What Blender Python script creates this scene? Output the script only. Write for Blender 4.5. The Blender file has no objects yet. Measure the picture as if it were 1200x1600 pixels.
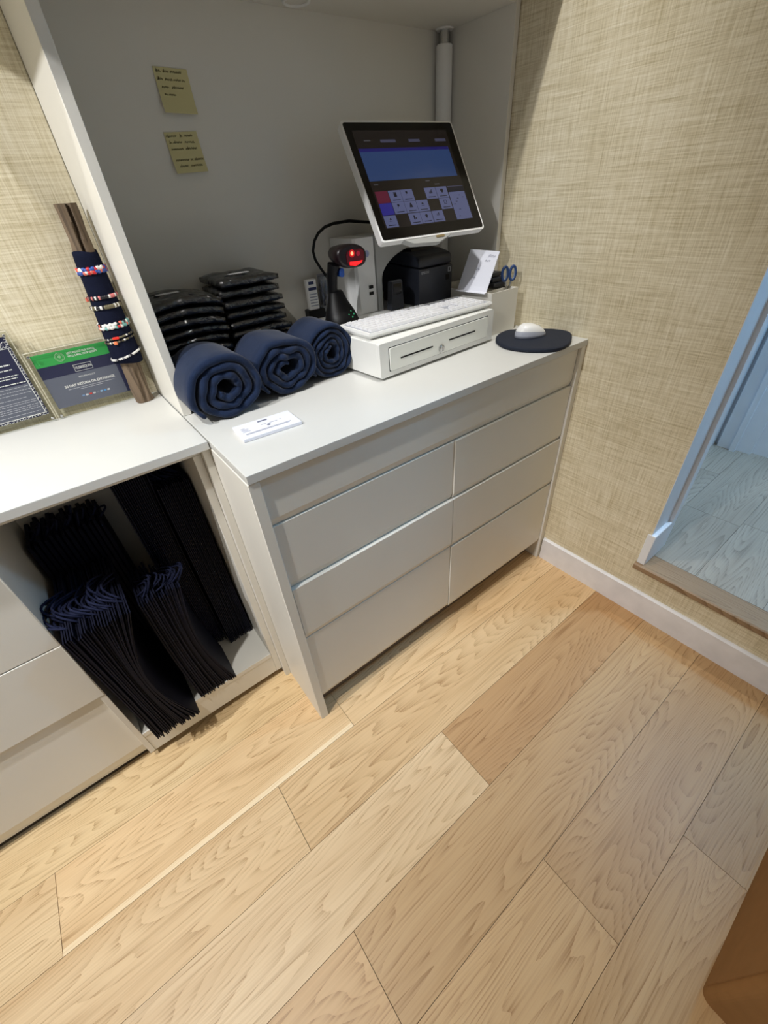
import bpy, bmesh, math, random
from mathutils import Vector, Matrix, noise
random.seed(7)
PI = math.pi
scene = bpy.context.scene
COL = scene.collection

# ------------------------------------------------------------------ camera
rv = Vector((2.10536016, -0.764442886, 0.289644677))
RC = Matrix.Rotation(rv.length, 3, rv.normalized())          # world -> camera (x right, y down, z forward)
cam_d = bpy.data.cameras.new('camera')
cam_d.sensor_fit = 'VERTICAL'; cam_d.sensor_height = 36.0; cam_d.sensor_width = 27.0
cam_d.lens = 648.1997 / 1600 * 36.0
cam_d.clip_start = 0.02
cam = bpy.data.objects.new('camera', cam_d); COL.objects.link(cam)
r0, r1, r2 = RC[0], -RC[1], -RC[2]
cam.matrix_world = Matrix(((r0[0], r1[0], r2[0], -0.1747), (r0[1], r1[1], r2[1], -0.6828), (r0[2], r1[2], r2[2], 1.3175), (0, 0, 0, 1)))
scene.camera = cam

# ------------------------------------------------------------------ world, lights, exposure
scene.view_settings.view_transform = 'Standard'
scene.view_settings.look = 'None'
scene.view_settings.gamma = 1
scene.view_settings.use_curve_mapping = False
scene.view_settings.exposure = 0.0
w = bpy.data.worlds.new('shop_ambient'); scene.world = w; w.use_nodes = True
bg = w.node_tree.nodes['Background']; bg.inputs[0].default_value = (0.97, 0.985, 1.0, 1); bg.inputs[1].default_value = 0.185

def spot(x, y, z, tx, ty, tz, power, size, blend, col, radius=0.03):
    d = bpy.data.lights.new('downlight_lamp', 'SPOT'); d.energy = power; d.spot_size = math.radians(size); d.spot_blend = blend
    d.color = col; d.shadow_soft_size = radius
    o = bpy.data.objects.new('downlight_lamp', d); COL.objects.link(o); o.location = (x, y, z)
    o.rotation_euler = (Vector((tx, ty, tz)) - Vector((x, y, z))).to_track_quat('-Z', 'Y').to_euler()
    return o
WARM = (1.0, 0.987, 0.955)
scene.cycles.caustics_reflective = False; scene.cycles.caustics_refractive = False
DOWNLIGHTS = [(-0.72, -0.32), (0.62, 0.02), (-1.55, -0.10)]
spot(-0.72, -0.32, 2.57, -0.45, -0.05, 0.4, 100, 86, 0.95, WARM)
spot(0.62, 0.02, 2.57, 0.88, 0.26, 0.95, 64, 62, 1.0, WARM)
spot(-1.55, -0.10, 2.57, -0.55, 0.40, 1.15, 158, 80, 0.95, (0.98, 0.985, 1.0))
# the side room's own ceiling lights: a cool panel and a warm downlight
ad = bpy.data.lights.new('side_room_panel_lamp', 'AREA'); ad.energy = 22; ad.color = (0.28, 0.60, 1.0); ad.shape = 'RECTANGLE'; ad.size = 0.22; ad.size_y = 0.22
ao = bpy.data.objects.new('side_room_panel_lamp', ad); COL.objects.link(ao); ao.location = (2.0, -0.92, 2.585)
spot(1.66, -0.62, 2.57, 1.66, -0.66, 0.2, 46, 44, 0.9, WARM)

# ------------------------------------------------------------------ materials
def lin(c):
    return tuple((v / 255 / 12.92 if v / 255 <= 0.04045 else ((v / 255 + 0.055) / 1.055) ** 2.4) for v in c) + (1,)
MATS = {}
def nd(nt, t, **kw):
    n = nt.nodes.new(t)
    for k, v in kw.items():
        setattr(n, k, v)
    return n
def mat(name, col, rough=0.5, metal=0.0, spec=0.5, var=0.04, vscale=12, bump=0.0, bscale=200, emit=None, emit_s=0, coat=0, sheen=0):
    if name in MATS: return MATS[name]
    m = bpy.data.materials.new(name); m.use_nodes = True; nt = m.node_tree
    b = nt.nodes['Principled BSDF']
    c = lin(col)
    b.inputs['Roughness'].default_value = rough; b.inputs['Metallic'].default_value = metal
    b.inputs['Specular IOR Level'].default_value = spec
    b.inputs['Coat Weight'].default_value = coat
    b.inputs['Sheen Weight'].default_value = sheen
    tc = nd(nt, 'ShaderNodeTexCoord')
    nz = nd(nt, 'ShaderNodeTexNoise'); nz.inputs['Scale'].default_value = vscale; nz.inputs['Detail'].default_value = 4
    nt.links.new(tc.outputs['Object'], nz.inputs['Vector'])
    r = nd(nt, 'ShaderNodeValToRGB')
    r.color_ramp.elements[0].position = 0.3; r.color_ramp.elements[1].position = 0.7
    r.color_ramp.elements[0].color = tuple(max(0, v * (1 - var)) for v in c[:3]) + (1,)
    r.color_ramp.elements[1].color = tuple(min(1, v * (1 + var)) for v in c[:3]) + (1,)
    nt.links.new(nz.outputs['Fac'], r.inputs['Fac']); nt.links.new(r.outputs['Color'], b.inputs['Base Color'])
    if bump:
        n2 = nd(nt, 'ShaderNodeTexNoise'); n2.inputs['Scale'].default_value = bscale; n2.inputs['Detail'].default_value = 3
        nt.links.new(tc.outputs['Object'], n2.inputs['Vector'])
        bp = nd(nt, 'ShaderNodeBump'); bp.inputs['Strength'].default_value = bump; bp.inputs['Distance'].default_value = 0.002
        nt.links.new(n2.outputs['Fac'], bp.inputs['Height']); nt.links.new(bp.outputs['Normal'], b.inputs['Normal'])
    if emit:
        b.inputs['Emission Color'].default_value = lin(emit); b.inputs['Emission Strength'].default_value = emit_s
    MATS[name] = m
    return m

def grasscloth():
    m = bpy.data.materials.new('grasscloth_wallpaper'); m.use_nodes = True; nt = m.node_tree; L = nt.links.new
    b = nt.nodes['Principled BSDF']; b.inputs['Roughness'].default_value = 0.75; b.inputs['Specular IOR Level'].default_value = 0.2
    tc = nd(nt, 'ShaderNodeTexCoord'); sp = nd(nt, 'ShaderNodeSeparateXYZ'); L(tc.outputs['Object'], sp.inputs[0])
    ad_ = nd(nt, 'ShaderNodeMath', operation='ADD'); L(sp.outputs[0], ad_.inputs[0]); L(sp.outputs[1], ad_.inputs[1])
    cb = nd(nt, 'ShaderNodeCombineXYZ'); L(ad_.outputs[0], cb.inputs[0]); L(sp.outputs[2], cb.inputs[1])
    def thread(sx, sy, det, off=0):
        mp = nd(nt, 'ShaderNodeMapping'); mp.inputs['Scale'].default_value = (sx, sy, 1); mp.inputs['Location'].default_value = (off, off * 1.7, off)
        L(cb.outputs[0], mp.inputs[0])
        n = nd(nt, 'ShaderNodeTexNoise'); n.inputs['Scale'].default_value = 1; n.inputs['Detail'].default_value = det; n.inputs['Roughness'].default_value = 0.6
        L(mp.outputs[0], n.inputs['Vector']); return n.outputs['Fac']
    def mix(a, bb, op, k=1.0):
        mm = nd(nt, 'ShaderNodeMath', operation=op)
        if hasattr(a, 'default_value') or hasattr(a, 'is_linked'): L(a, mm.inputs[0])
        else: mm.inputs[0].default_value = a
        if isinstance(bb, (int, float)): mm.inputs[1].default_value = bb
        else: L(bb, mm.inputs[1])
        return mm.outputs[0]
    v1 = thread(460, 16, 2); h1 = thread(16, 460, 2, 3.3)
    v2 = thread(210, 5, 3, 9.1); h2 = thread(7, 220, 3, 5.7)
    patch = thread(5, 5, 4, 1.2)
    s = mix(mix(v1, h1, 'ADD'), mix(v2, h2, 'ADD'), 'ADD')
    s = mix(s, mix(patch, 0.7, 'MULTIPLY'), 'ADD')
    s = mix(s, 4.7, 'DIVIDE')
    r = nd(nt, 'ShaderNodeValToRGB'); e = r.color_ramp.elements
    e[0].position = 0.38; e[0].color = lin((184, 170, 134)); e[1].position = 0.64; e[1].color = lin((246, 239, 218))
    k = e.new(0.50); k.color = lin((220, 209, 180))
    L(s, r.inputs['Fac']); L(r.outputs['Color'], b.inputs['Base Color'])
    hh = mix(v1, h1, 'ADD')
    bp = nd(nt, 'ShaderNodeBump'); bp.inputs['Strength'].default_value = 0.25; bp.inputs['Distance'].default_value = 0.0015
    L(hh, bp.inputs['Height']); L(bp.outputs['Normal'], b.inputs['Normal'])
    return m

def wood(name, dark, mid, light, rough=0.42, axis='X', fine=1.0, coat=0.0):
    m = bpy.data.materials.new(name); m.use_nodes = True; nt = m.node_tree; L = nt.links.new
    b = nt.nodes['Principled BSDF']; b.inputs['Roughness'].default_value = rough; b.inputs['Specular IOR Level'].default_value = 0.35
    b.inputs['Coat Weight'].default_value = coat; b.inputs['Coat Roughness'].default_value = 0.3
    tc = nd(nt, 'ShaderNodeTexCoord'); oi = nd(nt, 'ShaderNodeObjectInfo')
    sc = nd(nt, 'ShaderNodeVectorMath', operation='SCALE'); sc.inputs[0].default_value = (7.3, 3.1, 5.7); L(oi.outputs['Random'], sc.inputs['Scale'])
    ad_ = nd(nt, 'ShaderNodeVectorMath', operation='ADD'); L(tc.outputs['Object'], ad_.inputs[0]); L(sc.outputs[0], ad_.inputs[1])
    def mapp(v, s):
        mp = nd(nt, 'ShaderNodeMapping'); mp.inputs['Scale'].default_value = s if axis == 'X' else (s[1], s[0], s[2]) if axis == 'Y' else (s[1], s[2], s[0])
        L(v, mp.inputs[0]); return mp.outputs[0]
    # slow warp so that growth rings close into cathedral arches along the board
    n0 = nd(nt, 'ShaderNodeTexNoise'); n0.inputs['Scale'].default_value = 1; n0.inputs['Detail'].default_value = 2
    L(mapp(ad_.outputs[0], (0.55, 5.0, 1)), n0.inputs['Vector'])
    mm = nd(nt, 'ShaderNodeMath', operation='MULTIPLY'); mm.inputs[1].default_value = 58.0 * fine; L(n0.outputs['Fac'], mm.inputs[0])
    n1 = nd(nt, 'ShaderNodeTexNoise'); n1.inputs['Scale'].default_value = 1; n1.inputs['Detail'].default_value = 3
    L(mapp(ad_.outputs[0], (1.8, 40, 1)), n1.inputs['Vector'])
    m2 = nd(nt, 'ShaderNodeMath', operation='MULTIPLY_ADD'); m2.inputs[1].default_value = 0.8; L(n1.outputs['Fac'], m2.inputs[0]); L(mm.outputs[0], m2.inputs[2])
    fr = nd(nt, 'ShaderNodeMath', operation='FRACT'); L(m2.outputs[0], fr.inputs[0])
    om = nd(nt, 'ShaderNodeMath', operation='SUBTRACT'); om.inputs[0].default_value = 1.0; L(fr.outputs[0], om.inputs[1])
    ring = nd(nt, 'ShaderNodeMath', operation='POWER'); ring.inputs[1].default_value = 2.6; L(om.outputs[0], ring.inputs[0])
    # short pores
    n3 = nd(nt, 'ShaderNodeTexNoise'); n3.inputs['Scale'].default_value = 1; n3.inputs['Detail'].default_value = 2
    L(mapp(ad_.outputs[0], (5, 260, 1)), n3.inputs['Vector'])
    pr_ = nd(nt, 'ShaderNodeMapRange'); pr_.inputs['From Min'].default_value = 0.36; pr_.inputs['From Max'].default_value = 0.56; pr_.inputs['To Min'].default_value = 1.0; pr_.inputs['To Max'].default_value = 0.0; L(n3.outputs['Fac'], pr_.inputs['Value'])
    n4 = nd(nt, 'ShaderNodeTexNoise'); n4.inputs['Scale'].default_value = 1; n4.inputs['Detail'].default_value = 3
    L(mapp(ad_.outputs[0], (1.3, 9, 1)), n4.inputs['Vector'])
    # rings show only in part of the board
    pm = nd(nt, 'ShaderNodeMath', operation='MULTIPLY_ADD'); pm.inputs[1].default_value = 0.75; pm.inputs[2].default_value = 0.30; L(pr_.outputs[0], pm.inputs[0])
    rm = nd(nt, 'ShaderNodeMath', operation='MULTIPLY_ADD'); rm.inputs[1].default_value = 0.85; rm.inputs[2].default_value = 0.15; L(ring.outputs[0], rm.inputs[0])
    k = nd(nt, 'ShaderNodeMath', operation='MULTIPLY'); L(rm.outputs[0], k.inputs[0]); L(pm.outputs[0], k.inputs[1])
    r = nd(nt, 'ShaderNodeValToRGB'); e = r.color_ramp.elements
    e[0].position = 0.30; e[0].color = lin(mid); e[1].position = 0.70; e[1].color = lin(light); L(n4.outputs['Fac'], r.inputs['Fac'])
    mx = nd(nt, 'ShaderNodeMix', data_type='RGBA'); mx.inputs[6].default_value = lin(dark); L(r.outputs['Color'], mx.inputs[7])
    fac = nd(nt, 'ShaderNodeMapRange'); fac.inputs['To Min'].default_value = 1.0; fac.inputs['To Max'].default_value = 0.20; L(k.outputs[0], fac.inputs['Value'])
    L(fac.outputs[0], mx.inputs[0])
    tint = nd(nt, 'ShaderNodeMix', data_type='RGBA', blend_type='MULTIPLY'); tint.inputs[0].default_value = 1.0
    L(mx.outputs[2], tint.inputs[6]); L(oi.outputs['Color'], tint.inputs[7])
    L(tint.outputs[2], b.inputs['Base Color'])
    bp = nd(nt, 'ShaderNodeBump'); bp.invert = True; bp.inputs['Strength'].default_value = 0.1; bp.inputs['Distance'].default_value = 0.001
    L(pr_.outputs[0], bp.inputs['Height']); L(bp.outputs['Normal'], b.inputs['Normal'])
    return m

M_PAPER = grasscloth()
M_OAK = wood('oak_floor', (166, 128, 84), (222, 190, 146), (238, 210, 168), rough=0.42)
M_OAKL = wood('oak_sapwood', (214, 184, 140), (242, 220, 184), (248, 230, 198), rough=0.38)
M_GREY = wood('grey_oak_floor', (112, 104, 92), (158, 148, 132), (182, 172, 156), rough=0.4)
M_NOSE = wood('stair_nosing', (110, 84, 58), (150, 122, 92), (170, 142, 110), rough=0.45, axis='Y')
M_LAM = mat('white_laminate', (226, 223, 214), 0.42, var=0.012, vscale=6)
M_LAMT = mat('white_worktop', (210, 210, 206), 0.38, var=0.012, vscale=8)  # cabinet laminate greyed down in colour to offset the strong spot on top
M_DARK = mat('shadow_gap', (60, 52, 44), 0.8)
M_BASEB = mat('painted_baseboard', (232, 231, 233), 0.5, var=0.06, vscale=16)
M_WHITEP = mat('white_paint', (238, 241, 245), 0.55, var=0.02)
M_CEIL = mat('ceiling_paint', (225, 222, 215), 0.8)
M_PLAW = mat('white_plastic', (238, 238, 236), 0.35, var=0.01)
M_PLAS = mat('silver_plastic', (176, 177, 174), 0.38, var=0.02)
M_METW = mat('white_powder_metal', (238, 238, 234), 0.34, var=0.015, bump=0.05, bscale=600)
M_FACE = mat('cream_face_plate', (238, 239, 232), 0.3, var=0.02)
M_BLK = mat('black_plastic', (10, 10, 12), 0.45, var=0.1, spec=0.3)
M_BLK2 = mat('charcoal_plastic', (30, 33, 42), 0.45, var=0.06)
M_GLS = mat('black_glass', (4, 4, 6), 0.1, spec=0.3)
M_CHR = mat('chrome', (200, 200, 200), 0.18, metal=1.0)
M_NAVYF = mat('navy_jersey', (27, 40, 66), 0.92, var=0.10, vscale=60, bump=0.6, bscale=420, spec=0.1, sheen=0.15)
M_NAVYS = mat('navy_felt', (20, 24, 42), 0.95, var=0.08, vscale=80, bump=0.4, bscale=500, spec=0.1)
M_BAG = mat('navy_paper', (10, 13, 31), 0.65, var=0.08, vscale=20, spec=0.2)
M_ROPE = mat('navy_rope', (25, 30, 56), 0.8, var=0.25, vscale=300, spec=0.2)
M_GARM = mat('black_navy_garment', (15, 16, 23), 0.85, var=0.15, vscale=30, spec=0.2)
M_STICK = wood('driftwood', (52, 42, 34), (104, 88, 72), (130, 112, 92), rough=0.85, axis='Z', fine=0.5)
M_PAD = mat('navy_rubber_mat', (30, 36, 50), 0.7, var=0.05, spec=0.3)
M_NOTE = mat('yellow_note', (208, 200, 150), 0.8, var=0.02)
M_INK = mat('dark_ink', (78, 72, 48), 0.7)
M_INKG = mat('grey_ink', (105, 108, 130), 0.7)
M_SHEET = mat('white_paper', (226, 228, 238), 0.8, var=0.01)
M_BOX = mat('brown_cardboard', (150, 110, 68), 0.85, var=0.06, vscale=25, spec=0.15)

def plastic_film():
    m = bpy.data.materials.new('clear_film'); m.use_nodes = True; nt = m.node_tree; L = nt.links.new
    nt.nodes.remove(nt.nodes['Principled BSDF'])
    out = nt.nodes['Material Output']
    tr = nd(nt, 'ShaderNodeBsdfTransparent'); tr.inputs[0].default_value = (0.9, 0.9, 0.9, 1)
    gl = nd(nt, 'ShaderNodeBsdfGlossy'); gl.inputs['Roughness'].default_value = 0.2
    tc = nd(nt, 'ShaderNodeTexCoord'); n = nd(nt, 'ShaderNodeTexNoise'); n.inputs['Scale'].default_value = 28; n.inputs['Detail'].default_value = 3; n.inputs['Distortion'].default_value = 1.5
    L(tc.outputs['Object'], n.inputs['Vector'])
    bp = nd(nt, 'ShaderNodeBump'); bp.inputs['Strength'].default_value = 0.9; bp.inputs['Distance'].default_value = 0.01; L(n.outputs['Fac'], bp.inputs['Height'])
    L(bp.outputs['Normal'], gl.inputs['Normal'])
    fr = nd(nt, 'ShaderNodeFresnel'); fr.inputs[0].default_value = 1.45; L(bp.outputs['Normal'], fr.inputs['Normal'])
    mr = nd(nt, 'ShaderNodeMapRange'); mr.inputs['To Min'].default_value = 0.10; mr.inputs['To Max'].default_value = 0.9; L(fr.outputs[0], mr.inputs['Value'])
    mx = nd(nt, 'ShaderNodeMixShader'); L(mr.outputs[0], mx.inputs[0]); L(tr.outputs[0], mx.inputs[1]); L(gl.outputs[0], mx.inputs[2])
    L(mx.outputs[0], out.inputs['Surface'])
    return m
M_FILM = plastic_film()
def acrylic():
    m = bpy.data.materials.new('clear_acrylic'); m.use_nodes = True; nt = m.node_tree; L = nt.links.new
    nt.nodes.remove(nt.nodes['Principled BSDF']); out = nt.nodes['Material Output']
    tr = nd(nt, 'ShaderNodeBsdfTransparent'); tr.inputs[0].default_value = (0.97, 0.975, 0.965, 1)
    gl = nd(nt, 'ShaderNodeBsdfGlossy'); gl.inputs['Roughness'].default_value = 0.04
    lw = nd(nt, 'ShaderNodeFresnel'); lw.inputs[0].default_value = 1.49
    tc = nd(nt, 'ShaderNodeTexCoord'); n = nd(nt, 'ShaderNodeTexNoise'); n.inputs['Scale'].default_value = 5; L(tc.outputs['Object'], n.inputs['Vector'])
    bp = nd(nt, 'ShaderNodeBump'); bp.inputs['Strength'].default_value = 0.02; L(n.outputs['Fac'], bp.inputs['Height']); L(bp.outputs['Normal'], gl.inputs['Normal'])
    mx = nd(nt, 'ShaderNodeMixShader'); fk = nd(nt, 'ShaderNodeMath', operation='MULTIPLY'); fk.inputs[1].default_value = 0.16; L(lw.outputs[0], fk.inputs[0]); L(fk.outputs[0], mx.inputs[0]); L(tr.outputs[0], mx.inputs[1]); L(gl.outputs[0], mx.inputs[2]); L(mx.outputs[0], out.inputs['Surface'])
    return m
M_ACR = acrylic()

# ------------------------------------------------------------------ mesh helpers
def BM(): return bmesh.new()
def box(bm, x0, x1, y0, y1, z0, z1, mi=0):
    v = [bm.verts.new(p) for p in ((x0, y0, z0), (x1, y0, z0), (x1, y1, z0), (x0, y1, z0), (x0, y0, z1), (x1, y0, z1), (x1, y1, z1), (x0, y1, z1))]
    for q in ((0, 3, 2, 1), (4, 5, 6, 7), (0, 1, 5, 4), (1, 2, 6, 5), (2, 3, 7, 6), (3, 0, 4, 7)):
        f = bm.faces.new([v[i] for i in q]); f.material_index = mi
    return v
def prism(bm, poly, axis, a, b, mi=0):
    """extrude a 2-D polygon along an axis; poly is (x,z) for 'y', (x,y) for 'z', (y,z) for 'x'"""
    def P(p, t): return {'y': (p[0], t, p[1]), 'z': (p[0], p[1], t), 'x': (t, p[0], p[1])}[axis]
    A = [bm.verts.new(P(p, a)) for p in poly]; B = [bm.verts.new(P(p, b)) for p in poly]
    n = len(poly)
    fs = [bm.faces.new(A), bm.faces.new(B[::-1])]
    for i in range(n):
        fs.append(bm.faces.new((A[i], B[i], B[(i + 1) % n], A[(i + 1) % n])))
    for f in fs: f.material_index = mi
    return fs
def tube(bm, pts, r, n=8, closed=False, mi=0, cap=True):
    pts = [Vector(p) for p in pts]; N = len(pts); rings = []
    rr = r if isinstance(r, (list, tuple)) else [r] * N
    up = Vector((0.0, 0.0, 1.0)); prev = None
    for i, p in enumerate(pts):
        if closed: t = pts[(i + 1) % N] - pts[i - 1]
        else: t = pts[min(i + 1, N - 1)] - pts[max(i - 1, 0)]
        t.normalize()
        if prev is None:
            s = t.cross(up)
            if s.length < 1e-3: s = t.cross(Vector((1, 0, 0)))
        else:
            s = prev - t * prev.dot(t)
        s.normalize(); prev = s; u = t.cross(s)
        rings.append([bm.verts.new(p + (s * math.cos(2 * PI * k / n) + u * math.sin(2 * PI * k / n)) * rr[i]) for k in range(n)])
    for i in range(N if closed else N - 1):
        a, b = rings[i], rings[(i + 1) % N]
        for k in range(n):
            f = bm.faces.new((a[k], a[(k + 1) % n], b[(k + 1) % n], b[k])); f.material_index = mi; f.smooth = True
    if cap and not closed:
        bm.faces.new(rings[0][::-1]).material_index = mi; bm.faces.new(rings[-1]).material_index = mi
def lathe(bm, prof, c, n=24, axis='z', mi=0):
    rings = []
    for r, h in prof:
        ring = []
        for k in range(n):
            a = 2 * PI * k / n; x, y = r * math.cos(a), r * math.sin(a)
            p = (c[0] + x, c[1] + y, c[2] + h) if axis == 'z' else (c[0] + x, c[1] - h, c[2] + y)
            ring.append(bm.verts.new(p))
        rings.append(ring)
    for i in range(len(rings) - 1):
        for k in range(n):
            f = bm.faces.new((rings[i][k], rings[i][(k + 1) % n], rings[i + 1][(k + 1) % n], rings[i + 1][k])); f.smooth = True; f.material_index = mi
    bm.faces.new(rings[0][::-1]).material_index = mi; bm.faces.new(rings[-1]).material_index = mi
def rrect(w, h, r, n=5, cx=0, cy=0):
    out = []
    for sx, sy, a0 in ((1, -1, -PI / 2), (1, 1, 0), (-1, 1, PI / 2), (-1, -1, PI)):
        for k in range(n + 1):
            a = a0 + PI / 2 * k / n
            out.append((cx + sx * (w / 2 - r) + r * math.cos(a), cy + sy * (h / 2 - r) + r * math.sin(a)))
    return out
def bevel(bm, off, seg=2):
    bmesh.ops.bevel(bm, geom=list(bm.edges), offset=off, segments=seg, profile=0.5, affect='EDGES')
def obj(name, bm, m, parent=None, M=None, smooth=None, color=None):
    if M is not None: bmesh.ops.transform(bm, matrix=M, verts=list(bm.verts))
    bmesh.ops.recalc_face_normals(bm, faces=list(bm.faces))
    me = bpy.data.meshes.new(name); bm.to_mesh(me); bm.free()
    for mm in (m if isinstance(m, (list, tuple)) else [m]): me.materials.append(mm)
    o = bpy.data.objects.new(name, me); COL.objects.link(o)
    if parent is not None: o.parent = parent
    if smooth:
        for p in me.polygons: p.use_smooth = True
        me.set_sharp_from_angle(angle=math.radians(smooth))
        wn = o.modifiers.new('weighted_normals', 'WEIGHTED_NORMAL'); wn.keep_sharp = True; wn.weight = 100
    if color: o.color = color
    return o
def bbox(name, x0, x1, y0, y1, z0, z1, m, parent=None, bev=0.0, seg=2, M=None):
    bm = BM(); box(bm, x0, x1, y0, y1, z0, z1)
    if bev: bevel(bm, bev, seg)
    return obj(name, bm, m, parent, M=M, smooth=40 if bev else None)
def tag(o, label, cat, group=None):
    o['label'] = label; o['category'] = cat
    if group: o['group'] = group
    return o
def thing(name, label, cat, loc=(0, 0, 0), rz=0, group=None):
    o = bpy.data.objects.new(name, None); COL.objects.link(o); o.location = loc; o.rotation_euler = (0, 0, rz); o.empty_display_size = 0.05
    return tag(o, label, cat, group)
def struct(o): o['kind'] = 'structure'; return o
def text(name, s, size, m, parent, M, align='LEFT', ext=0.0002, sx=1.0, bold=0.0):
    c = bpy.data.curves.new(name, 'FONT'); c.body = s; c.size = size; c.align_x = align; c.align_y = 'CENTER'; c.extrude = ext; c.offset = bold
    c.resolution_u = 2
    t = bpy.data.objects.new(name, c); COL.objects.link(t)
    dg = bpy.context.evaluated_depsgraph_get(); me = bpy.data.meshes.new_from_object(t.evaluated_get(dg)); 
    bpy.data.objects.remove(t); bpy.data.curves.remove(c)
    me.transform(M @ Matrix.Diagonal((sx, 1, 1, 1))); me.materials.clear(); me.materials.append(m); me.name = name
    o = bpy.data.objects.new(name, me); COL.objects.link(o); o.parent = parent
    return o
def frame_M(origin, X, U):
    """matrix whose columns are right, up, outward"""
    X = Vector(X).normalized(); U = Vector(U).normalized(); N = X.cross(U)
    return Matrix(((X[0], U[0], N[0], origin[0]), (X[1], U[1], N[1], origin[1]), (X[2], U[2], N[2], origin[2]), (0, 0, 0, 1)))
def scribble(bm, x, y, wdt, h, rnd, r=0.0004, z=0.0006):
    """one handwritten word: a wavy pen line"""
    n = max(6, int(wdt / h * 5)); pts = []
    for i in range(n + 1):
        t = i / n
        pts.append((x + wdt * t + 0.12 * h * math.sin(i * 2.1), y + (0.5 * h if i % 2 else -0.35 * h) * (0.5 + rnd.random() * 0.7), z))
    tube(bm, pts, r, 4)
    if rnd.random() < 0.5:
        tube(bm, [(x + wdt * .2, y - h * .4, z), (x + wdt * .2 + h * .1, y + h * .9, z)], r, 4)
def nz3(p, s, seed=0):
    return noise.noise(Vector((p[0] * s + seed * 11.3, p[1] * s - seed * 7.1, p[2] * s + seed * 3.7)))

W = 1.133; H = 0.92
# ------------------------------------------------------------------ the setting
floor = struct(bbox('floor', -2.6, 1.25, -2.7, 0.75, -0.06, -0.0075, M_DARK))
rows = {}
for k in range(-4, 14):
    rows[k] = None
JO = {-1: [-1.6, -0.95, 0.75], 0: [-1.55, -0.735, 0.067], 1: [-1.7, -0.197], 2: [-1.3, 0.265], 3: [-1.9, -0.195], 4: [-1.15, 0.243], 5: [-0.9, 0.55], 6: [-1.5, 0.05], 7: [-0.6, 0.8]}
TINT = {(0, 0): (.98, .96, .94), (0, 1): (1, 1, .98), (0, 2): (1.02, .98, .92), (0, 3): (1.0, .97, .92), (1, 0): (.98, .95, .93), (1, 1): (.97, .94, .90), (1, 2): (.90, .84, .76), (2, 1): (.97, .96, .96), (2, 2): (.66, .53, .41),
        (3, 1): (.80, .70, .60), (3, 2): (.72, .63, .53), (4, 1): (.74, .64, .53), (4, 2): (.66, .56, .46), (5, 1): (.70, .61, .51), (5, 2): (.62, .54, .45)}  # plank tones; right-hand boards also darkened to stand for the shade there
rnd = random.Random(3)
for k in range(-3, 14):
    y1 = 0.109 - 0.188 * k; y0 = y1 - 0.188
    if y0 > 0.66: continue
    js = sorted(JO.get(k, [-1.9 + rnd.random() * 0.8, -0.3 + rnd.random() * 0.8]))
    xs = [-2.6] + js + [W]
    for i in range(len(xs) - 1):
        bm = BM()
        if (k, i) == (0, 2):                                   # this board keeps a pale strip of sapwood on its edge
            box(bm, xs[i] + .0006, xs[i + 1] - .0006, y0 + .014, y1 - .0005, -0.0075, 0.0); box(bm, xs[i] + .0006, xs[i + 1] - .0006, y0 + .0005, y0 + .014, -0.0075, 0.0, 1)
        else: box(bm, xs[i] + .0006, xs[i + 1] - .0006, y0 + .0005, y1 - .0005, -0.0075, 0.0)
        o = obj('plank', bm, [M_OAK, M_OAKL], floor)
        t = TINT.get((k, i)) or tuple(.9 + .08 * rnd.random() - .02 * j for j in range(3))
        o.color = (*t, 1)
# walls
bm = BM(); box(bm, -2.6, 0.0, 0.62, 0.75, 0, 2.6); box(bm, 0.0, 1.25, 0.646, 0.75, 0, 2.6)
struct(obj('wall_back', bm, M_PAPER))
bm = BM()
box(bm, W, 1.25, -0.367, 0.646, 0, 2.6)
box(bm, W, 1.25, -2.7, -0.367, 0, 0.199)
box(bm, W, 1.25, -1.27, -0.367, 2.25, 2.6); box(bm, W, 1.25, -2.7, -1.27, 0.199, 2.6)
struct(obj('wall_right', bm, M_PAPER))
bm = BM(); prism(bm, [(W - .0125, 0), (W, 0), (W, .107), (W - .006, .107), (W - .0125, .102)], 'y', -2.7, -0.002)
struct(obj('baseboard_right', bm, M_BASEB))
ceil = struct(bbox('ceiling', -2.6, 2.35, -2.7, 0.75, 2.6, 2.65, M_CEIL))
M_LENS = mat('lamp_lens', (255, 246, 225), 0.4, emit=(255, 240, 210), emit_s=3)
for (x, y) in DOWNLIGHTS:
    bm = BM(); lathe(bm, [(.055, 0), (.055, -.006), (.045, -.012), (.040, -.006)], (x, y, 2.6), 24)
    can = obj('downlight_trim', bm, M_PLAW, ceil)
    bm = BM(); lathe(bm, [(.036, 0), (.036, -.004)], (x, y, 2.594), 20); obj('downlight_lens', bm, M_LENS, can)
# side room beyond the doorway
LZ = 0.223
land = struct(bbox('landing_floor', 1.19, 2.35, -2.7, 0.3, 0.1, LZ - 0.008, M_DARK))
for k in range(-3, 10):
    ya = -0.515 - 0.19 * (k - 1)
    js = [1.205, 1.62 if k == 1 else 1.205 + 0.3 + 0.5 * rnd.random(), 2.35]
    if ya - .19 < -2.7 or ya > 0.3: continue
    for i in range(2):
        o = bbox('plank', js[i] + .0006, js[i + 1] - .0006, ya - .19 + .0005, ya - .0005, LZ - .008, LZ, M_GREY, land)
        t = .88 + .16 * rnd.random(); o.color = (t, t, t, 1)
bm = BM(); prism(bm, [(1.116, .206), (1.119, .2), (1.134, .199), (1.204, .199), (1.204, LZ), (1.121, LZ), (1.117, .219)], 'y', -2.7, -0.354)
o = struct(obj('trim_1', bm, M_NOSE)); o.color = (1, 1, 1, 1)
bm = BM()
box(bm, W + .0005, 1.249, -0.3685, -0.367, LZ, 2.25)        # jamb lining
box(bm, 1.25, 1.288, -0.380, -0.367, LZ, 2.25)           # door stop
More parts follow.
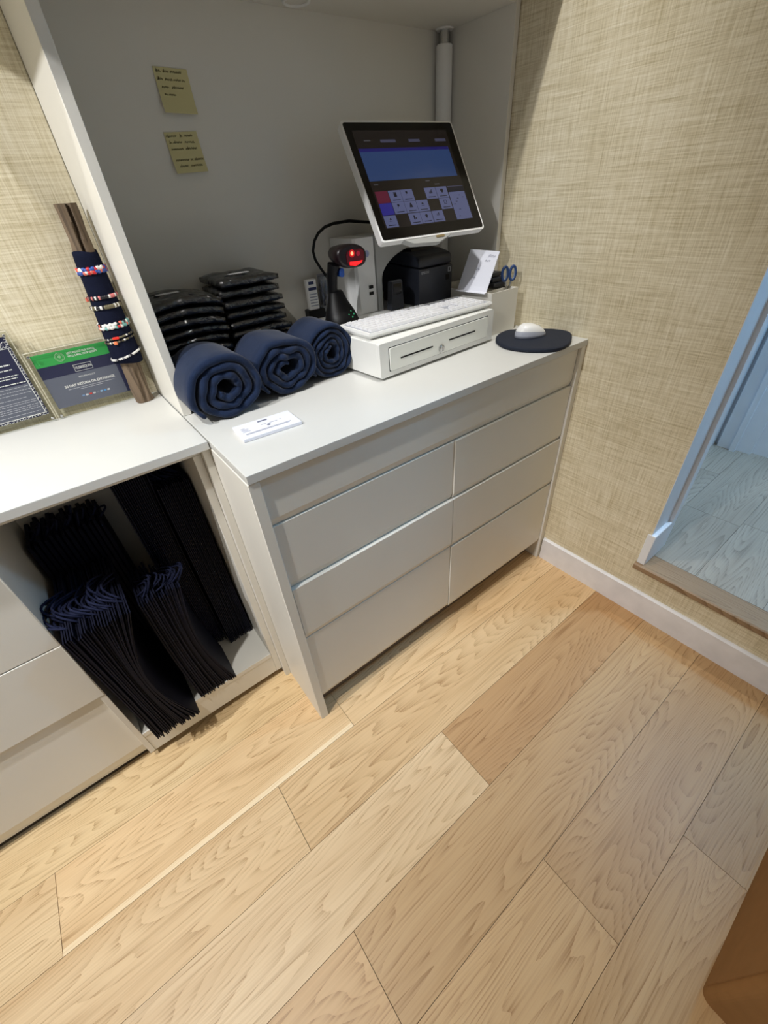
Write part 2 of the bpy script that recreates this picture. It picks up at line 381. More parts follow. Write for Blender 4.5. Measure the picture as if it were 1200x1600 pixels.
box(bm, W, 1.25, -1.27, -0.367, 2.23, 2.25)
struct(obj('trim_2', bm, M_WHITEP))
bm = BM(); box(bm, W - .004, 1.249, -0.382, -0.3555, LZ, 0.352); bevel(bm, .002, 1)
struct(obj('trim_3', bm, M_WHITEP, smooth=40))
bm = BM(); box(bm, 1.25, 2.35, -0.2, -0.1, LZ - .1, 2.6); box(bm, 1.2505, 1.287, -0.3665, -0.2, LZ, 2.6); box(bm, 2.22, 2.35, -2.7, -0.2, LZ - .1, 2.6)
box(bm, 2.19, 2.22, -0.292, -0.215, LZ, 2.3); box(bm, 2.175, 2.19, -0.292, -0.27, LZ, 2.3); box(bm, 2.20, 2.22, -0.35, -0.292, LZ, 2.3)
box(bm, 1.25, 2.35, -2.7, -2.6, LZ - .1, 2.6)
struct(obj('wall_side_room', bm, M_WHITEP))

# ------------------------------------------------------------------ register cabinet, worktops
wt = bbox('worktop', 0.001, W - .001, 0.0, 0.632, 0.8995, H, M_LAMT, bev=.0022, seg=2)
tag(wt, 'white laminate worktop carrying the cash drawer and rolled navy fabric', 'worktop')
cab = thing('drawer_cabinet', 'white cabinet with seven handleless drawers under the register worktop', 'cabinet', (0, 0, 0))
bbox('side_panel', 0.0, 0.0245, 0.003, 0.60, 0.0, 0.899, M_LAM, cab, .0012, 1)
bbox('side_panel', W - .0245, W - .001, 0.003, 0.60, 0.0, 0.899, M_LAM, cab, .0012, 1)
bbox('carcass', .0255, W - .0255, .036, .6, .102, .897, M_LAM, cab)
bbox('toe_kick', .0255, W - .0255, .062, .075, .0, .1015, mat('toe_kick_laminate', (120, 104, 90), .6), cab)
xm = 0.569
def drawer(x0, x1, z0, z1, out):
    bm = BM(); yf = 0.013 - out
    prism(bm, [(yf + .006, z0), (.0355, z0), (.0355, z1), (yf + .0008, z1), (yf, z1 - .001), (yf, z0 + .018)], 'x', x0, x1)
    return obj('drawer', bm, M_LAM, cab)
g = .0014
drawer(.027, W - .027, .776 + g, .893, 0.0)
drawer(.027, xm - g, .583 + g, .776 - g, -0.002); drawer(xm + g, W - .027, .583 + g, .776 - g, .0025)
drawer(.027, xm - g, .390 + g, .583 - g, .004); drawer(xm + g, W - .027, .390 + g, .583 - g, .004)
drawer(.027, xm - g, .092, .390 - g, -0.001); drawer(xm + g, W - .027, .092, .390 - g, .003)

# ------------------------------------------------------------------ niche over the worktop
ni = thing('display_niche', 'white open niche above the register worktop with grey shaded interior', 'niche', (0, 0, 0))
bbox('left_panel', .001, .0205, .375, .619, H + .0005, 1.7, M_LAM, ni, .0008, 1)
bbox('right_panel', W - .020, W - .003, .375, .632, H + .0005, 1.7, M_LAM, ni, .0008, 1)
bbox('back_panel', .021, W - .020, .6325, .6455, .85, 1.7, M_LAM, ni)
bbox('top_panel', .021, W - .0205, .376, .632, 1.681, 1.7, M_LAM, ni)
bbox('header_box', -.26, W - .003, .24, .645, 1.7005, 2.599, M_LAM, ni)  # left end past the niche is unseen, added to keep a spot's light out
bm = BM(); tube(bm, [(.59 + .03 * math.cos(a * PI / 12), .583 + .03 * math.sin(a * PI / 12), 1.680) for a in range(24)], .0035, 6, closed=True)
obj('puck_ring', bm, M_PLAW, ni)
po = thing('cable_pole', 'white round cable pole in the back corner of the niche', 'pole', (1.086, .606, H))
bm = BM(); lathe(bm, [(.024, .001), (.024, .727), (.022, .729)], (0, 0, 0), 28); obj('tube', bm, M_PLAW, po, smooth=40)
bm = BM(); lathe(bm, [(.013, .729), (.013, .757)], (0, 0, 0), 20); obj('chrome_stub', bm, M_CHR, po, smooth=40)
bm = BM(); lathe(bm, [(.024, .757), (.026, .7605)], (0, 0, 0), 24); obj('flange', bm, M_PLAW, po, smooth=40)

# ------------------------------------------------------------------ left counter: worktop, cubby, drawers
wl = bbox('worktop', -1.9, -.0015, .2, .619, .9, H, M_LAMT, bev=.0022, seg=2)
tag(wl, 'white laminate worktop on the left with signs and the bracelet stick', 'worktop')
cu = thing('open_cubby', 'white open cubby unit stuffed with navy shopping bags', 'shelf unit', (0, 0, 0))
bbox('side_panel', -.037, -.018, .235, .60, .03, .88, M_LAM, cu, .0008, 1)
bbox('side_panel', -.458, -.4435, .235, .60, .03, .88, M_LAM, cu, .0008, 1)
bbox('top_rail', -.458, -.018, .235, .60, .8805, .8995, M_LAM, cu)
bbox('base_shelf', -.443, -.0375, .235, .60, .112, .130, M_LAM, cu, .0008, 1)
bbox('base_rail', -.443, -.0375, .237, .255, .03, .1115, M_LAM, cu)
bbox('back_panel', -.443, -.0375, .590, .60, .1305, .88, M_LAM, cu)
bbox('filler_strip', -.0175, -.0005, .216, .26, 0, .899, M_LAM, cu, .0006, 1)
bbox('plinth', -.443, -.019, .26, .275, 0, .03, M_DARK, cu)
c2 = thing('drawer_cabinet', 'white cabinet with three wide drawers beside the open cubby', 'cabinet', (0, 0, 0))
bbox('carcass', -1.5, -.4585, .256, .6, .03, .899, M_LAM, c2)
bbox('drawer', -1.5, -.445, .2345, .2555, .562 + g, .893, M_LAM, c2, .001, 1)
bbox('drawer', -1.5, -.445, .2335, .2555, .352 + g, .562 - g, M_LAM, c2, .001, 1)
bm = BM(); prism(bm, [(.252, .045), (.2555, .045), (.2555, .3505), (.2435, .3505), (.2435, .078)], 'x', -1.5, -.445); obj('drawer', bm, M_LAM, c2)
bbox('plinth', -1.5, -.4585, .27, .285, 0, .03, M_DARK, c2)

# ------------------------------------------------------------------ shopping bags in the cubby
def bag_mesh(s, x_top, x_bot, bow, depth, z1, thick, yf_top, yf_bot, seed):
    bm = BM(); nz_ = 12; ny = 4; r = random.Random(seed); L_, R_ = [], []
    tilt = (r.random() - .5) * .006
    for iz in range(nz_ + 1):
        t = iz / nz_; rl, rr = [], []
        for iy in range(ny + 1):
            q = iy / ny
            yf = yf_bot + (yf_top - yf_bot) * t
            x = x_bot + (x_top - x_bot) * t ** 1.6 - bow * math.sin(PI * t) * (1 - .4 * q) + tilt * q
            y = yf + depth * q; z = .1312 + (z1 - .1312) * t
            th = thick * (1.0 if 0 < iz < nz_ else .8) * (0.75 if iy == 0 else 1)
            rl.append(bm.verts.new((x - th / 2, y, z))); rr.append(bm.verts.new((x + th / 2, y, z)))
        L_.append(rl); R_.append(rr)
    for iz in range(nz_):
        for iy in range(ny):
            bm.faces.new((L_[iz][iy], L_[iz + 1][iy], L_[iz + 1][iy + 1], L_[iz][iy + 1]))
            bm.faces.new((R_[iz][iy], R_[iz][iy + 1], R_[iz + 1][iy + 1], R_[iz + 1][iy]))
        bm.faces.new((L_[iz][0], R_[iz][0], R_[iz + 1][0], L_[iz + 1][0]))
        bm.faces.new((L_[iz][ny], L_[iz + 1][ny], R_[iz + 1][ny], R_[iz][ny]))
    for iy in range(ny):
        bm.faces.new((L_[0][iy], L_[0][iy + 1], R_[0][iy + 1], R_[0][iy]))
        bm.faces.new((L_[nz_][iy], R_[nz_][iy], R_[nz_][iy + 1], L_[nz_][iy + 1]))
    return bm
def bags(n, xt0, xt1, xb0, xb1, bow0, bow1, depth, z1, yft, yfb, label, group, seed, flop=1, knots=False):
    r = random.Random(seed)
    for i in range(n):
        s = i / (n - 1); xt = xt0 + (xt1 - xt0) * s; xb = xb0 + (xb1 - xb0) * s
        th = max(.0016, abs(xb1 - xb0) / (n - 1) * .86)
        jy = (r.random() - .5) * .012; jz = (r.random() - .5) * .012
        if knots: jz *= 2
        a = thing('shopping_bag', label, 'bag', (xb, yfb + jy, .1312), 0, group)
        off = Matrix.Translation((-xb, -(yfb + jy), -.1312))
        b0 = bag_mesh(s, xt, xb, bow0 + (bow1 - bow0) * s ** 2, depth, z1 + jz, th, yft + jy, yfb + jy, seed * 100 + i)
        obj('body', b0, M_BAG, a, M=off, smooth=50)
        # rope handles at the top edge, drooping to one side
        for hside in ((0.18, 0.62),) if i % 2 else ((0.25, 0.7),):
            ya = yft + jy + depth * hside[0]; yb_ = yft + jy + depth * hside[1]; hp = []
            lean = flop * (.02 + .03 * r.random()); hh = min(.012 + .03 * r.random(), .868 - (z1 + jz))
            for k in range(9):
                t = k / 8; sn = math.sin(PI * t)
                hp.append((xt + lean * sn, ya + (yb_ - ya) * t - .02 * sn, z1 + jz - .004 + hh * sn))
            bm = BM(); tube(bm, hp, .0028, 5); obj('rope_handle', bm, M_ROPE, a, M=off)
bags(26, -.424, -.292, -.408, -.290, 0.0, .052, .25, .606, .180, .190, 'navy paper shopping bag in the front bundle sticking out of the cubby', 'front bundle of navy bags', 11, -1)
bags(18, -.276, -.180, -.268, -.160, 0.006, .035, .145, .56, .240, .232, 'navy paper shopping bag in the bundle right of the front one', 'middle bundle of navy bags', 12, 1, True)
bags(17, -.212, -.128, -.205, -.130, 0, .004, .185, .85, .400, .396, 'tall navy shopping bag at the back right of the cubby', 'tall navy bags at the back', 13, -2.0)
bags(17, -.122, -.046, -.122, -.045, 0, .003, .2, .76, .380, .366, 'navy shopping bag against the right side of the cubby', 'navy bags along the right side', 14, -1.0)
bags(14, -.428, -.270, -.428, -.270, 0, 0, .125, .70, .455, .455, 'navy shopping bag standing behind the front bundle', 'navy bags behind the front bundle', 15, .5)

# ------------------------------------------------------------------ rolled fabric
def roll(cx, yf, length, rx, rz, turns, seed, label, lumps, flat=.82):
    r = random.Random(seed); t = thing('fabric_roll', label, 'fabric roll', (cx, yf, H), 0, 'navy fabric rolls')
    N = 46 * turns; layer = (rx + rz) / 2 * .80 / turns * .93; ph = [r.random() * 6.28 for _ in range(4)]
    cz = rz; prof = []
    for i in range(int(N) + 1):
        a = i / 46 * 2 * PI; f = i / N
        k = 1 - (1 - f) * (1 - .22)                                    # 0.22 .. 1 of the radius
        wob = lumps * (1 - f) ** .6
        rad = k * (1 + wob * (.5 * math.sin(2 * a + ph[0]) + .38 * math.sin(3 * a + ph[1]) + .25 * math.sin(5 * a + ph[2])))
        th = a + PI * 1.25 - turns * 2 * PI
        x = rx * rad * math.cos(th); z = rz * rad * math.sin(th) * (1 if math.sin(th) > 0 else .98)
        if z < -rz * flat: z = -rz * flat - (z + rz * flat) * -.12
        prof.append((x, z + rz * flat))
    zmin = min(p[1] for p in prof) - layer * .5
    prof = [(p[0], p[1] - zmin + .0008) for p in prof]
    bm = BM(); segs = [(0.0, .25), (.0025, .7), (.008, 1), (length * .25, 1), (length * .5, 1), (length * .75, 1), (length - .006, 1), (length, .4)]
    rings = []
    for si, (yy, ts) in enumerate(segs):
        A, B = [], []
        for i, (x, z) in enumerate(prof):
            p0 = prof[max(0, i - 1)]; p1 = prof[min(len(prof) - 1, i + 1)]
            d = Vector((p1[0] - p0[0], p1[1] - p0[1])); d.normalize(); n = Vector((d[1], -d[0]))
            hh = layer * .46 * ts * (1 if 2 < i < len(prof) - 3 else .6)
            ynoise = .007 * nz3((x, z, 0), 40, seed) + .006 * math.sin(i * .9 + seed) * .3
            y = yy + (ynoise if si < 3 else ynoise * max(0, 1 - yy / length))
            wob = .004 * nz3((x, yy, z), 14, seed + 3)
            A.append(bm.verts.new((x + n[0] * hh + wob, y, z + n[1] * hh + abs(wob) * .4)))
            B.append(bm.verts.new((x - n[0] * hh + wob, y, z - n[1] * hh + abs(wob) * .4)))
        rings.append((A, B))
    n = len(prof)
    for s in range(len(segs) - 1):
        (A0, B0), (A1, B1) = rings[s], rings[s + 1]
        for i in range(n - 1):
            bm.faces.new((A0[i], A0[i + 1], A1[i + 1], A1[i])); bm.faces.new((B0[i], B1[i], B1[i + 1], B0[i + 1]))
        bm.faces.new((A0[0], A1[0], B1[0], B0[0])); bm.faces.new((A0[-1], B0[-1], B1[-1], A1[-1]))
    for (A, B) in (rings[0], rings[-1]):
        for i in range(n - 1): bm.faces.new((A[i], B[i], B[i + 1], A[i + 1]))
    for f in bm.faces: f.smooth = True
    obj('rolled_cloth', bm, M_NAVYF, t)
    # stitched hem along the outer free edge
    bm = BM(); e = prof[-1]; tube(bm, [(e[0] * 1.0, .01 + length * .9 * k / 8, e[1] + .001) for k in range(9)], .0035, 6); obj('hem', bm, M_NAVYF, t)
    return t
roll(.096, .272, .16, .089, .073, 3.1, 2, 'navy fabric roll at the left, beside the niche panel', .16)
roll(.262, .298, .145, .084, .072, 3.4, 5, 'middle navy fabric roll between the two others', .30)
roll(.403, .318, .13, .073, .073, 4.4, 9, 'navy fabric roll touching the cash drawer', .14)

# ------------------------------------------------------------------ folded garments in clear sleeves
def garment(name_label, group, x0, x1, y0, y1, z0, h, seed, sticker=False, tiltx=0, tilty=0, sag=.0):
    r = random.Random(seed)
    t = thing('folded_garment', name_label, 'garment', ((x0 + x1) / 2, (y0 + y1) / 2, z0), (r.random() - .5) * .12, group)
    wx, wy = (x1 - x0) / 2, (y1 - y0) / 2
    def slab(w_, d_, za, zb, puff, sd, res=9, lip=0):
        bm = BM(); nx, ny = res, res; T, Bt = [], []
        for i in range(nx + 1):
            ta, ba = [], []
            for j in range(ny + 1):
                u = -1 + 2 * i / nx; v = -1 + 2 * j / ny
                e = max(abs(u), abs(v)); sh = (1 - e ** 8)
                x = u * w_ * (1 + lip * nz3((u, v, sd), 1.9, sd)); y = v * d_ * (1 + lip * nz3((v, u, sd), 1.9, sd + 1))
                top = za + (zb - za) * (.72 + .28 * sh) + puff * nz3((u, v, 0), 2.2, sd) * sh
                bot = za + (zb - za) * .22 * (1 - sh)
                dz = tiltx * u * w_ + tilty * v * d_ - sag * abs(u) ** 2
                ta.append(bm.verts.new((x, y, max(top, bot + .0005) + dz))); ba.append(bm.verts.new((x, y, bot + dz)))
            T.append(ta); Bt.append(ba)
        for i in range(nx):
            for j in range(ny):
                bm.faces.new((T[i][j], T[i + 1][j], T[i + 1][j + 1], T[i][j + 1])); bm.faces.new((Bt[i][j], Bt[i][j + 1], Bt[i + 1][j + 1], Bt[i + 1][j]))
        for i in range(nx):
            bm.faces.new((T[i][0], Bt[i][0], Bt[i + 1][0], T[i + 1][0])); bm.faces.new((T[i][ny], T[i + 1][ny], Bt[i + 1][ny], Bt[i][ny]))
        for j in range(ny):
            bm.faces.new((T[0][j], T[0][j + 1], Bt[0][j + 1], Bt[0][j])); bm.faces.new((T[nx][j], Bt[nx][j], Bt[nx][j + 1], T[nx][j + 1]))
        for f in bm.faces: f.smooth = True
        return bm
    obj('cloth', slab(wx * .95, wy * .95, .0015, h * .92, .002, seed, lip=.02), M_GARM, t)
    obj('clear_sleeve', slab(wx, wy, 0, h, .005, seed + .5, res=14, lip=.07), M_FILM, t)
    if sticker:
        M = Matrix.Translation((sticker[0], sticker[1], h + .0032 + sticker[0] * tiltx + sticker[1] * tilty))
        o = bbox('paper_label', -.026, .026, -.009, .009, 0, .0006, mat('dull_label', (226, 226, 230), .6) if sticker[2] else M_GARM, t, M=M)
    return t
nL = 11
for i in range(nL):
    z0 = H + .0008 + i * .0219
    top = i == nL - 1
    lab = 'top sleeved black garment of the left stack with a faint label' if top else 'dark folded garment in a clear sleeve within the left stack'
    garment(lab, 'sleeved garments, left stack', .022 + .004 * rnd.random(), .180 + .006 * rnd.random(), .432 + .008 * rnd.random(), .618, z0, .0212, 20 + i, (-.02, -.03, 1) if top else False, sag=.001 * i)
nR = 11
for i in range(nR):
    z0 = H + .0008 + i * .0236
    top = i == nR - 1
    lab = 'top sleeved black garment of the right stack with a white label' if top else 'dark folded garment in a clear sleeve within the right stack'
    garment(lab, 'sleeved garments, right stack', .196 + .006 * rnd.random(), .352 + .016 * rnd.random(), .448 + .012 * rnd.random(), .618, z0, .0228, 40 + i, (-.012, -.045, 1) if top else False, tilty=.0)

# ------------------------------------------------------------------ card pad
cd = thing('card_pad', 'small white pad of printed slips lying on the worktop', 'paper pad', (.0545, .130, H), math.atan2(-.009, .134))
bbox('paper_block', 0, .134, 0, .078, .0005, .008, M_SHEET, cd, .0006, 1)
MT = Matrix.Translation((0, 0, .0084))
bm = BM(); box(bm, .054, .076, .062, .067, 0, .0004); obj('printed_mark', bm, M_INKG, cd, M=MT)
for (x, y, l) in ((.010, .050, .010), (.010, .044, .016), (.010, .038, .014), (.010, .032, .017), (.055, .044, .012), (.075, .043, .018), (.10, .046, .003), (.012, .016, .10), (.012, .020, .105)):
    bm = BM(); box(bm, x, x + l, y, y + .0014, 0, .0003); obj('printed_line', bm, mat('pale_ink', (176, 178, 190), .8), cd, M=MT)
bm = BM(); lathe(bm, [(.004, 0), (.004, .0004)], (.070, .035, 0), 12); obj('printed_mark', bm, M_INKG, cd, M=MT)

# ------------------------------------------------------------------ cash drawer
ang = math.atan2(.02, .461)
ca = thing('cash_drawer', 'white metal cash drawer with two slots and a key lock', 'cash drawer', (.470, .194, H), ang)
for (fx, fy) in ((.03, .03), (.43, .03), (.03, .38), (.43, .38)):
    bm = BM(); lathe(bm, [(.012, .0002), (.012, .0065)], (fx, fy, 0), 14); obj('foot', bm, M_BLK, ca)
bbox('body', 0.0, .461, .012, .40, .0065, .095, M_METW, ca, .003, 2)
bm = BM(); prism(bm, rrect(.461, .0885, .004, 3, .2305, .0508), 'y', 0.0, .0115); obj('front_frame', bm, M_METW, ca, smooth=40)
bm = BM(); prism(bm, rrect(.405, .062, .003, 3, .232, .050), 'y', -.0005, .0); obj('panel_gap', bm, M_BLK2, ca)
bm = BM(); prism(bm, rrect(.401, .058, .003, 3, .232, .050), 'y', -.004, -.0005); fp = obj('drawer_front', bm, M_FACE, ca, smooth=40)
bbox('slot', .068, .190, -.0046, -.0039, .0455, .0495, M_BLK, fp); bbox('slot', .256, .372, -.0046, -.0039, .0485, .0525, M_BLK, fp)
bm = BM(); lathe(bm, [(.0105, 0), (.0105, .003), (.008, .004), (.0078, .006), (.004, .0065)], (.225, -.004, .034), 20, 'y'); lk = obj('lock', bm, M_CHR, fp, smooth=40)
bbox('keyhole', .2242, .2258, -.0112, -.0104, .029, .039, M_BLK, fp)

# ------------------------------------------------------------------ keyboard
kb = thing('keyboard', 'white computer keyboard lying on the cash drawer', 'keyboard', (.472, .2375, 1.0152), math.atan2(-.010, .466))
kw, kd = .466, .152
bm = BM()
lo = [(.012, .012), (kw - .012, .012), (kw - .006, kd - .006), (.006, kd - .006)]; hi = [(0, 0), (kw, 0), (kw, kd), (0, kd)]
vs = [[bm.verts.new((x, y, z)) for x, y in p] for p, z in ((lo, .0005), (hi, .012), ([(.002, .002), (kw - .002, .002), (kw - .002, kd - .002), (.002, kd - .002)], .0175))]
for a, b in ((0, 1), (1, 2)):
    for k in range(4): bm.faces.new((vs[a][k], vs[a][(k + 1) % 4], vs[b][(k + 1) % 4], vs[b][k]))
bm.faces.new(vs[0][::-1]); bm.faces.new(vs[2]); obj('case', bm, M_PLAW, kb)
bbox('key_bed', .010, kw - .010, .007, kd - .012, .0176, .0182, mat('key_bed_plastic', (168, 171, 180), .5), kb)
def key_mesh(wd, dp):
    bm = BM(); a = [bm.verts.new((sx * wd / 2, sy * dp / 2, 0)) for sx, sy in ((-1, -1), (1, -1), (1, 1), (-1, 1))]
    b = [bm.verts.new((sx * (wd / 2 - .0022), sy * (dp / 2 - .0022) + .0006, .0068)) for sx, sy in ((-1, -1), (1, -1), (1, 1), (-1, 1))]
    for k in range(4): bm.faces.new((a[k], a[(k + 1) % 4], b[(k + 1) % 4], b[k]))
    bm.faces.new(b); bm.faces.new(a[::-1])
    me = bpy.data.meshes.new('key'); bm.to_mesh(me); bm.free(); me.materials.append(M_KEY); return me
M_KEY = mat('key_plastic', (232, 232, 234), .45, var=.01)
KM = {}
def key(x, y, wd, dp=.0172):
    kk = (round(wd, 4), round(dp, 4))
    if kk not in KM: KM[kk] = key_mesh(*kk)
    o = bpy.data.objects.new('key', KM[kk]); COL.objects.link(o); o.parent = kb; o.location = (x, y, .0176)
p_ = .0189; kx0 = .014; ky0 = .018
layout = [(0, [1.35, 1.2, 1.2, 6.2, 1.2, 1.2, 1.2, 1.45]), (1, [2.25] + [1] * 10 + [2.75]), (2, [1.75] + [1] * 11 + [2.25]), (3, [1.5] + [1] * 12 + [1.5]), (4, [1] * 13 + [2]), (5, [1, 1, 1, 1, 1, 1, 1, 1, 1, 1, 1, 1, 1, 1, 1])]
for rj, ws in layout:
    x = kx0; y = ky0 + rj * p_ * 1.08 + (.006 if rj == 5 else 0)
    for wu in ws:
        key(x + wu * p_ / 2, y, wu * p_ - .0016, .0172 if rj < 5 else .0125); x += wu * p_
bx_ = kx0 + 15.25 * p_
for (i, j) in ((0, 0), (1, 0), (2, 0), (1, 1), (0, 3), (1, 3), (2, 3), (0, 4), (1, 4), (2, 4)):
    key(bx_ + (i + .5) * p_, ky0 + j * p_ * 1.08, p_ - .0016)
nx_ = bx_ + 3.25 * p_
for i in range(4):
    for j in range(5):
        key(nx_ + (i + .5) * p_, ky0 + j * p_ * 1.08, p_ - .0016)

# ------------------------------------------------------------------ touchscreen terminal
TB = Vector((.665, .56, 1.0155))
te = thing('touchscreen_terminal', 'white touchscreen till terminal tilted back on its stand', 'terminal', TB)
TI = Matrix.Translation(-TB)
mc = Vector((.787, .393, 1.342)); yaw = -.066; tl = .568
MX = Vector((math.cos(yaw), math.sin(yaw), 0)); nb = Vector((-math.sin(yaw), math.cos(yaw), 0)); MU = Vector((0, 0, 1)) * math.cos(tl) + nb * math.sin(tl)
MM = TI @ frame_M(mc, MX, MU)
bm = BM()
prism(bm, rrect(.364, .297, .008, 4), 'z', -.020, .0)
hs = obj('housing', bm, M_PLAW, te, M=MM, smooth=40)
bm = BM(); prism(bm, rrect(.31, .23, .02, 4, 0, .0), 'z', -.042, -.0205); obj('rear_shell', bm, M_PLAS, te, M=MM, smooth=40)
bm = BM(); prism(bm, rrect(.354, .287, .006, 4), 'z', .0, .0012); gl = obj('glass', bm, M_GLS, te, M=MM, smooth=40)
def emis(name, col, s, base=(10, 10, 14)):
    return mat(name, base, .14, spec=.3, emit=col, emit_s=s, var=.0)
def flat(name, a0, a1, b0, b1, m, par, h=.0016):
    bm = BM(); box(bm, a0, a1, b0, b1, .0011, h); return obj(name, bm, m, par, M=MM)
E_BG = emis('screen_background', (58, 50, 46), 0.18); E_BLUE = emis('screen_blue_field', (70, 100, 160), 0.3); E_HDR = emis('screen_indigo', (48, 44, 140), 0.32)
E_TILE = emis('screen_tile', (132, 140, 190), 0.32); E_RED = emis('screen_red_tile', (128, 44, 72), 0.36); E_BLU = emis('screen_royal_tile', (62, 58, 170), 0.4); E_BAR = emis('screen_pale_bar', (110, 110, 140), 0.26); E_DK = emis('screen_icon', (34, 36, 62), 0.2)
sc_ = flat('screen', -.158, .150, -.118, .124, E_BG, te, .0014)
flat('field', -.157, .140, .001, .072, E_BLUE, sc_, .0017); flat('field_header', -.157, .139, .072, .080, E_HDR, sc_, .0017)
for (a0, a1) in ((-.082, -.034), (.009, .046), (.100, .138)): flat('header_bar', a0, a1, .094, .101, E_BAR, sc_, .0017)
for (a0, a1, b) in ((-.132, -.113, .099), (-.148, -.135, -.008), (.021, .035, -.007), (.049, .066, -.017)): flat('caption', a0, a1, b - .0015, b + .0015, emis('screen_caption', (90, 88, 92), .45), sc_, .0017)
cols = [-.154, -.1135, -.0740, -.0345, .0060, .0460]; rws = [-.0245, -.0545, -.0855]
def tile(ci, ri, m=E_TILE, icon=None):
    a0 = cols[ci] + .0008; a1 = a0 + .0385; b1 = rws[ri] - .0006; b0 = b1 - .0292
    t_ = flat('tile', a0, a1, b0, b1, m, sc_, .0018)
    # (icon and caption lie on the tile: sub-level of the screen)
    ca_, cb_ = (a0 + a1) / 2, b0 + .0185
    if icon:
        bm = BM()
        for poly in icon: prism(bm, [(ca_ + x, cb_ + y) for x, y in poly], 'z', .0018, .0020)
        obj('icon', bm, E_DK, sc_, M=MM)
        flat('tile_caption', ca_ - .012, ca_ + .012, b0 + .004, b0 + .0058, E_DK, sc_, .0020)
sq = lambda s, x=0, y=0: [(x - s, y - s), (x + s, y - s), (x + s, y + s), (x - s, y + s)]
ICN = {'reg': [sq(.0045, 0, -.001), [(-.005, .0045), (.005, .0045), (.005, .006), (-.005, .006)]], 'flag': [sq(.0028, -.001, .003), [(-.0042, -.004), (-.0034, -.004), (-.0034, .006), (-.0042, .006)]], 'bars': [[(-.005, -.005), (-.002, -.005), (-.002, 0), (-.005, 0)], [(-.001, -.005), (.002, -.005), (.002, .003), (-.001, .003)], [(.003, -.005), (.005, -.005), (.005, .006), (.003, .006)]],
       'shield': [[(-.005, .005), (-.005, -.001), (0, -.006), (.005, -.001), (.005, .005)]], 'tri': [[(-.006, -.005), (.006, -.005), (.0015, .006), (-.0015, .006)]], 'ring': [[(-.005, -.004), (.005, -.004), (.005, -.003), (-.005, -.003)], [(-.004, 0), (.004, 0), (.002, .004), (-.002, .004)]],
       'frame': [[(-.005, -.005), (-.0038, -.005), (-.0038, .005), (-.005, .005)], [(.0038, -.005), (.005, -.005), (.005, .005), (.0038, .005)], [(-.0038, .0038), (.0038, .0038), (.0038, .005), (-.0038, .005)], [(-.0038, -.005), (.0038, -.005), (.0038, -.0038), (-.0038, -.0038)]],
       'doc': [[(-.0045, -.006), (0, -.006), (0, .005), (-.0045, .005)], sq(.0018, .003, -.003)], 'drop': [[(0, .006), (-.005, .001), (0, -.006), (.005, .001)]], 'swap': [[(-.005, .001), (.005, .001), (.005, .0022), (-.005, .0022)], [(-.005, -.002), (.005, -.002), (.005, -.0008), (-.005, -.0008)], sq(.0015, .003, .004)]}
tile(0, 0, E_RED); tile(0, 1, E_BLU); tile(0, 2, icon=ICN['ring']); tile(1, 0, icon=ICN['reg']); tile(2, 0, icon=ICN['flag']); tile(4, 0, icon=ICN['bars']); tile(5, 0, icon=ICN['shield'])
tile(1, 1, icon=ICN['flag']); tile(2, 1, icon=ICN['tri']); tile(3, 1, icon=ICN['ring']); tile(5, 1, icon=ICN['frame']); tile(2, 2, icon=ICN['doc']); tile(3, 2, icon=ICN['drop']); tile(4, 2, icon=ICN['swap'])
flat('side_pane', .0885, .147, -.116, -.0415, E_TILE, sc_, .0018); flat('side_pane_header', .0885, .147, -.041, -.0285, E_DK, sc_, .0018); flat('side_pane_rule', .0885, .147, -.0275, -.0255, E_BAR, sc_, .0018)
for i, (a, b) in enumerate(((.095, -.075), (.104, -.068), (.112, -.06), (.121, -.052), (.132, -.058), (.108, -.09), (.10, -.108))): flat('side_pane_mark', a, a + .006, b, b + .0014, E_DK, sc_, .0020)
# chin with logo plate
bm = BM(); prism(bm, [(-.112, -.1485), (-.085, -.161), (.005, -.166), (.032, -.157), (.055, -.1485)], 'z', -.018, -.001); ch = obj('chin', bm, M_PLAS, te, M=MM)
bm = BM(); prism(bm, rrect(.030, .006, .003, 4, .012, -.1515), 'z', -.001, .0004); obj('logo_plate', bm, mat('brass_plate', (168, 150, 110), .35, metal=.6), te, M=MM)
# stand
bm = BM(); prism(bm, [(.628, .508), (.636, .500), (.700, .500), (.704, .506), (.704, .628), (.628, .628)], 'z', 1.0158, 1.219)
obj('stand_column', bm, M_PLAW, te, M=TI)
arch = [(.7045, 1.0158), (.7045, 1.222), (.985, 1.222), (.985, 1.186)]
for k in range(0, 13):
    a = PI / 2 + PI / 2 * k / 12
    arch.append((.90 + .178 * math.cos(a), 1.100 + .084 * math.sin(a)))
arch.append((.722, 1.0158))
bm = BM(); prism(bm, arch, 'y', .497, .60); obj('stand_arm', bm, M_PLAS, te, M=TI)
bm = BM(); box(bm, .76, .86, .47, .52, 1.222, 1.29); obj('hinge_block', bm, M_PLAS, te, M=TI)
for z in (1.066, 1.084): 
    bm = BM(); box(bm, .672, .688, .4985, .503, z, z + .009); obj('usb_port', bm, M_BLK, te, M=TI)
bm = BM(); lathe(bm, [(.009, 0), (.009, .0012)], (.672, .500, 1.178), 18, 'y'); obj('round_sticker', bm, mat('pale_blue_sticker', (168, 178, 218), .5), te, M=TI)
# cable behind
cb = BM(); cp = [(.80, .585, 1.235), (.767, .59, 1.248), (.688, .60, 1.258), (.63, .60, 1.256), (.60, .60, 1.250), (.575, .60, 1.237), (.559, .60, 1.220), (.549, .60, 1.195), (.553, .60, 1.172), (.566, .60, 1.150), (.590, .60, 1.115), (.602, .60, 1.08), (.602, .60, 1.0205)]
tube(cb, cp, .0042, 8); cb = obj('power_cable', cb, M_BLK); tag(cb, 'black cable looping out from behind the touchscreen', 'cable')

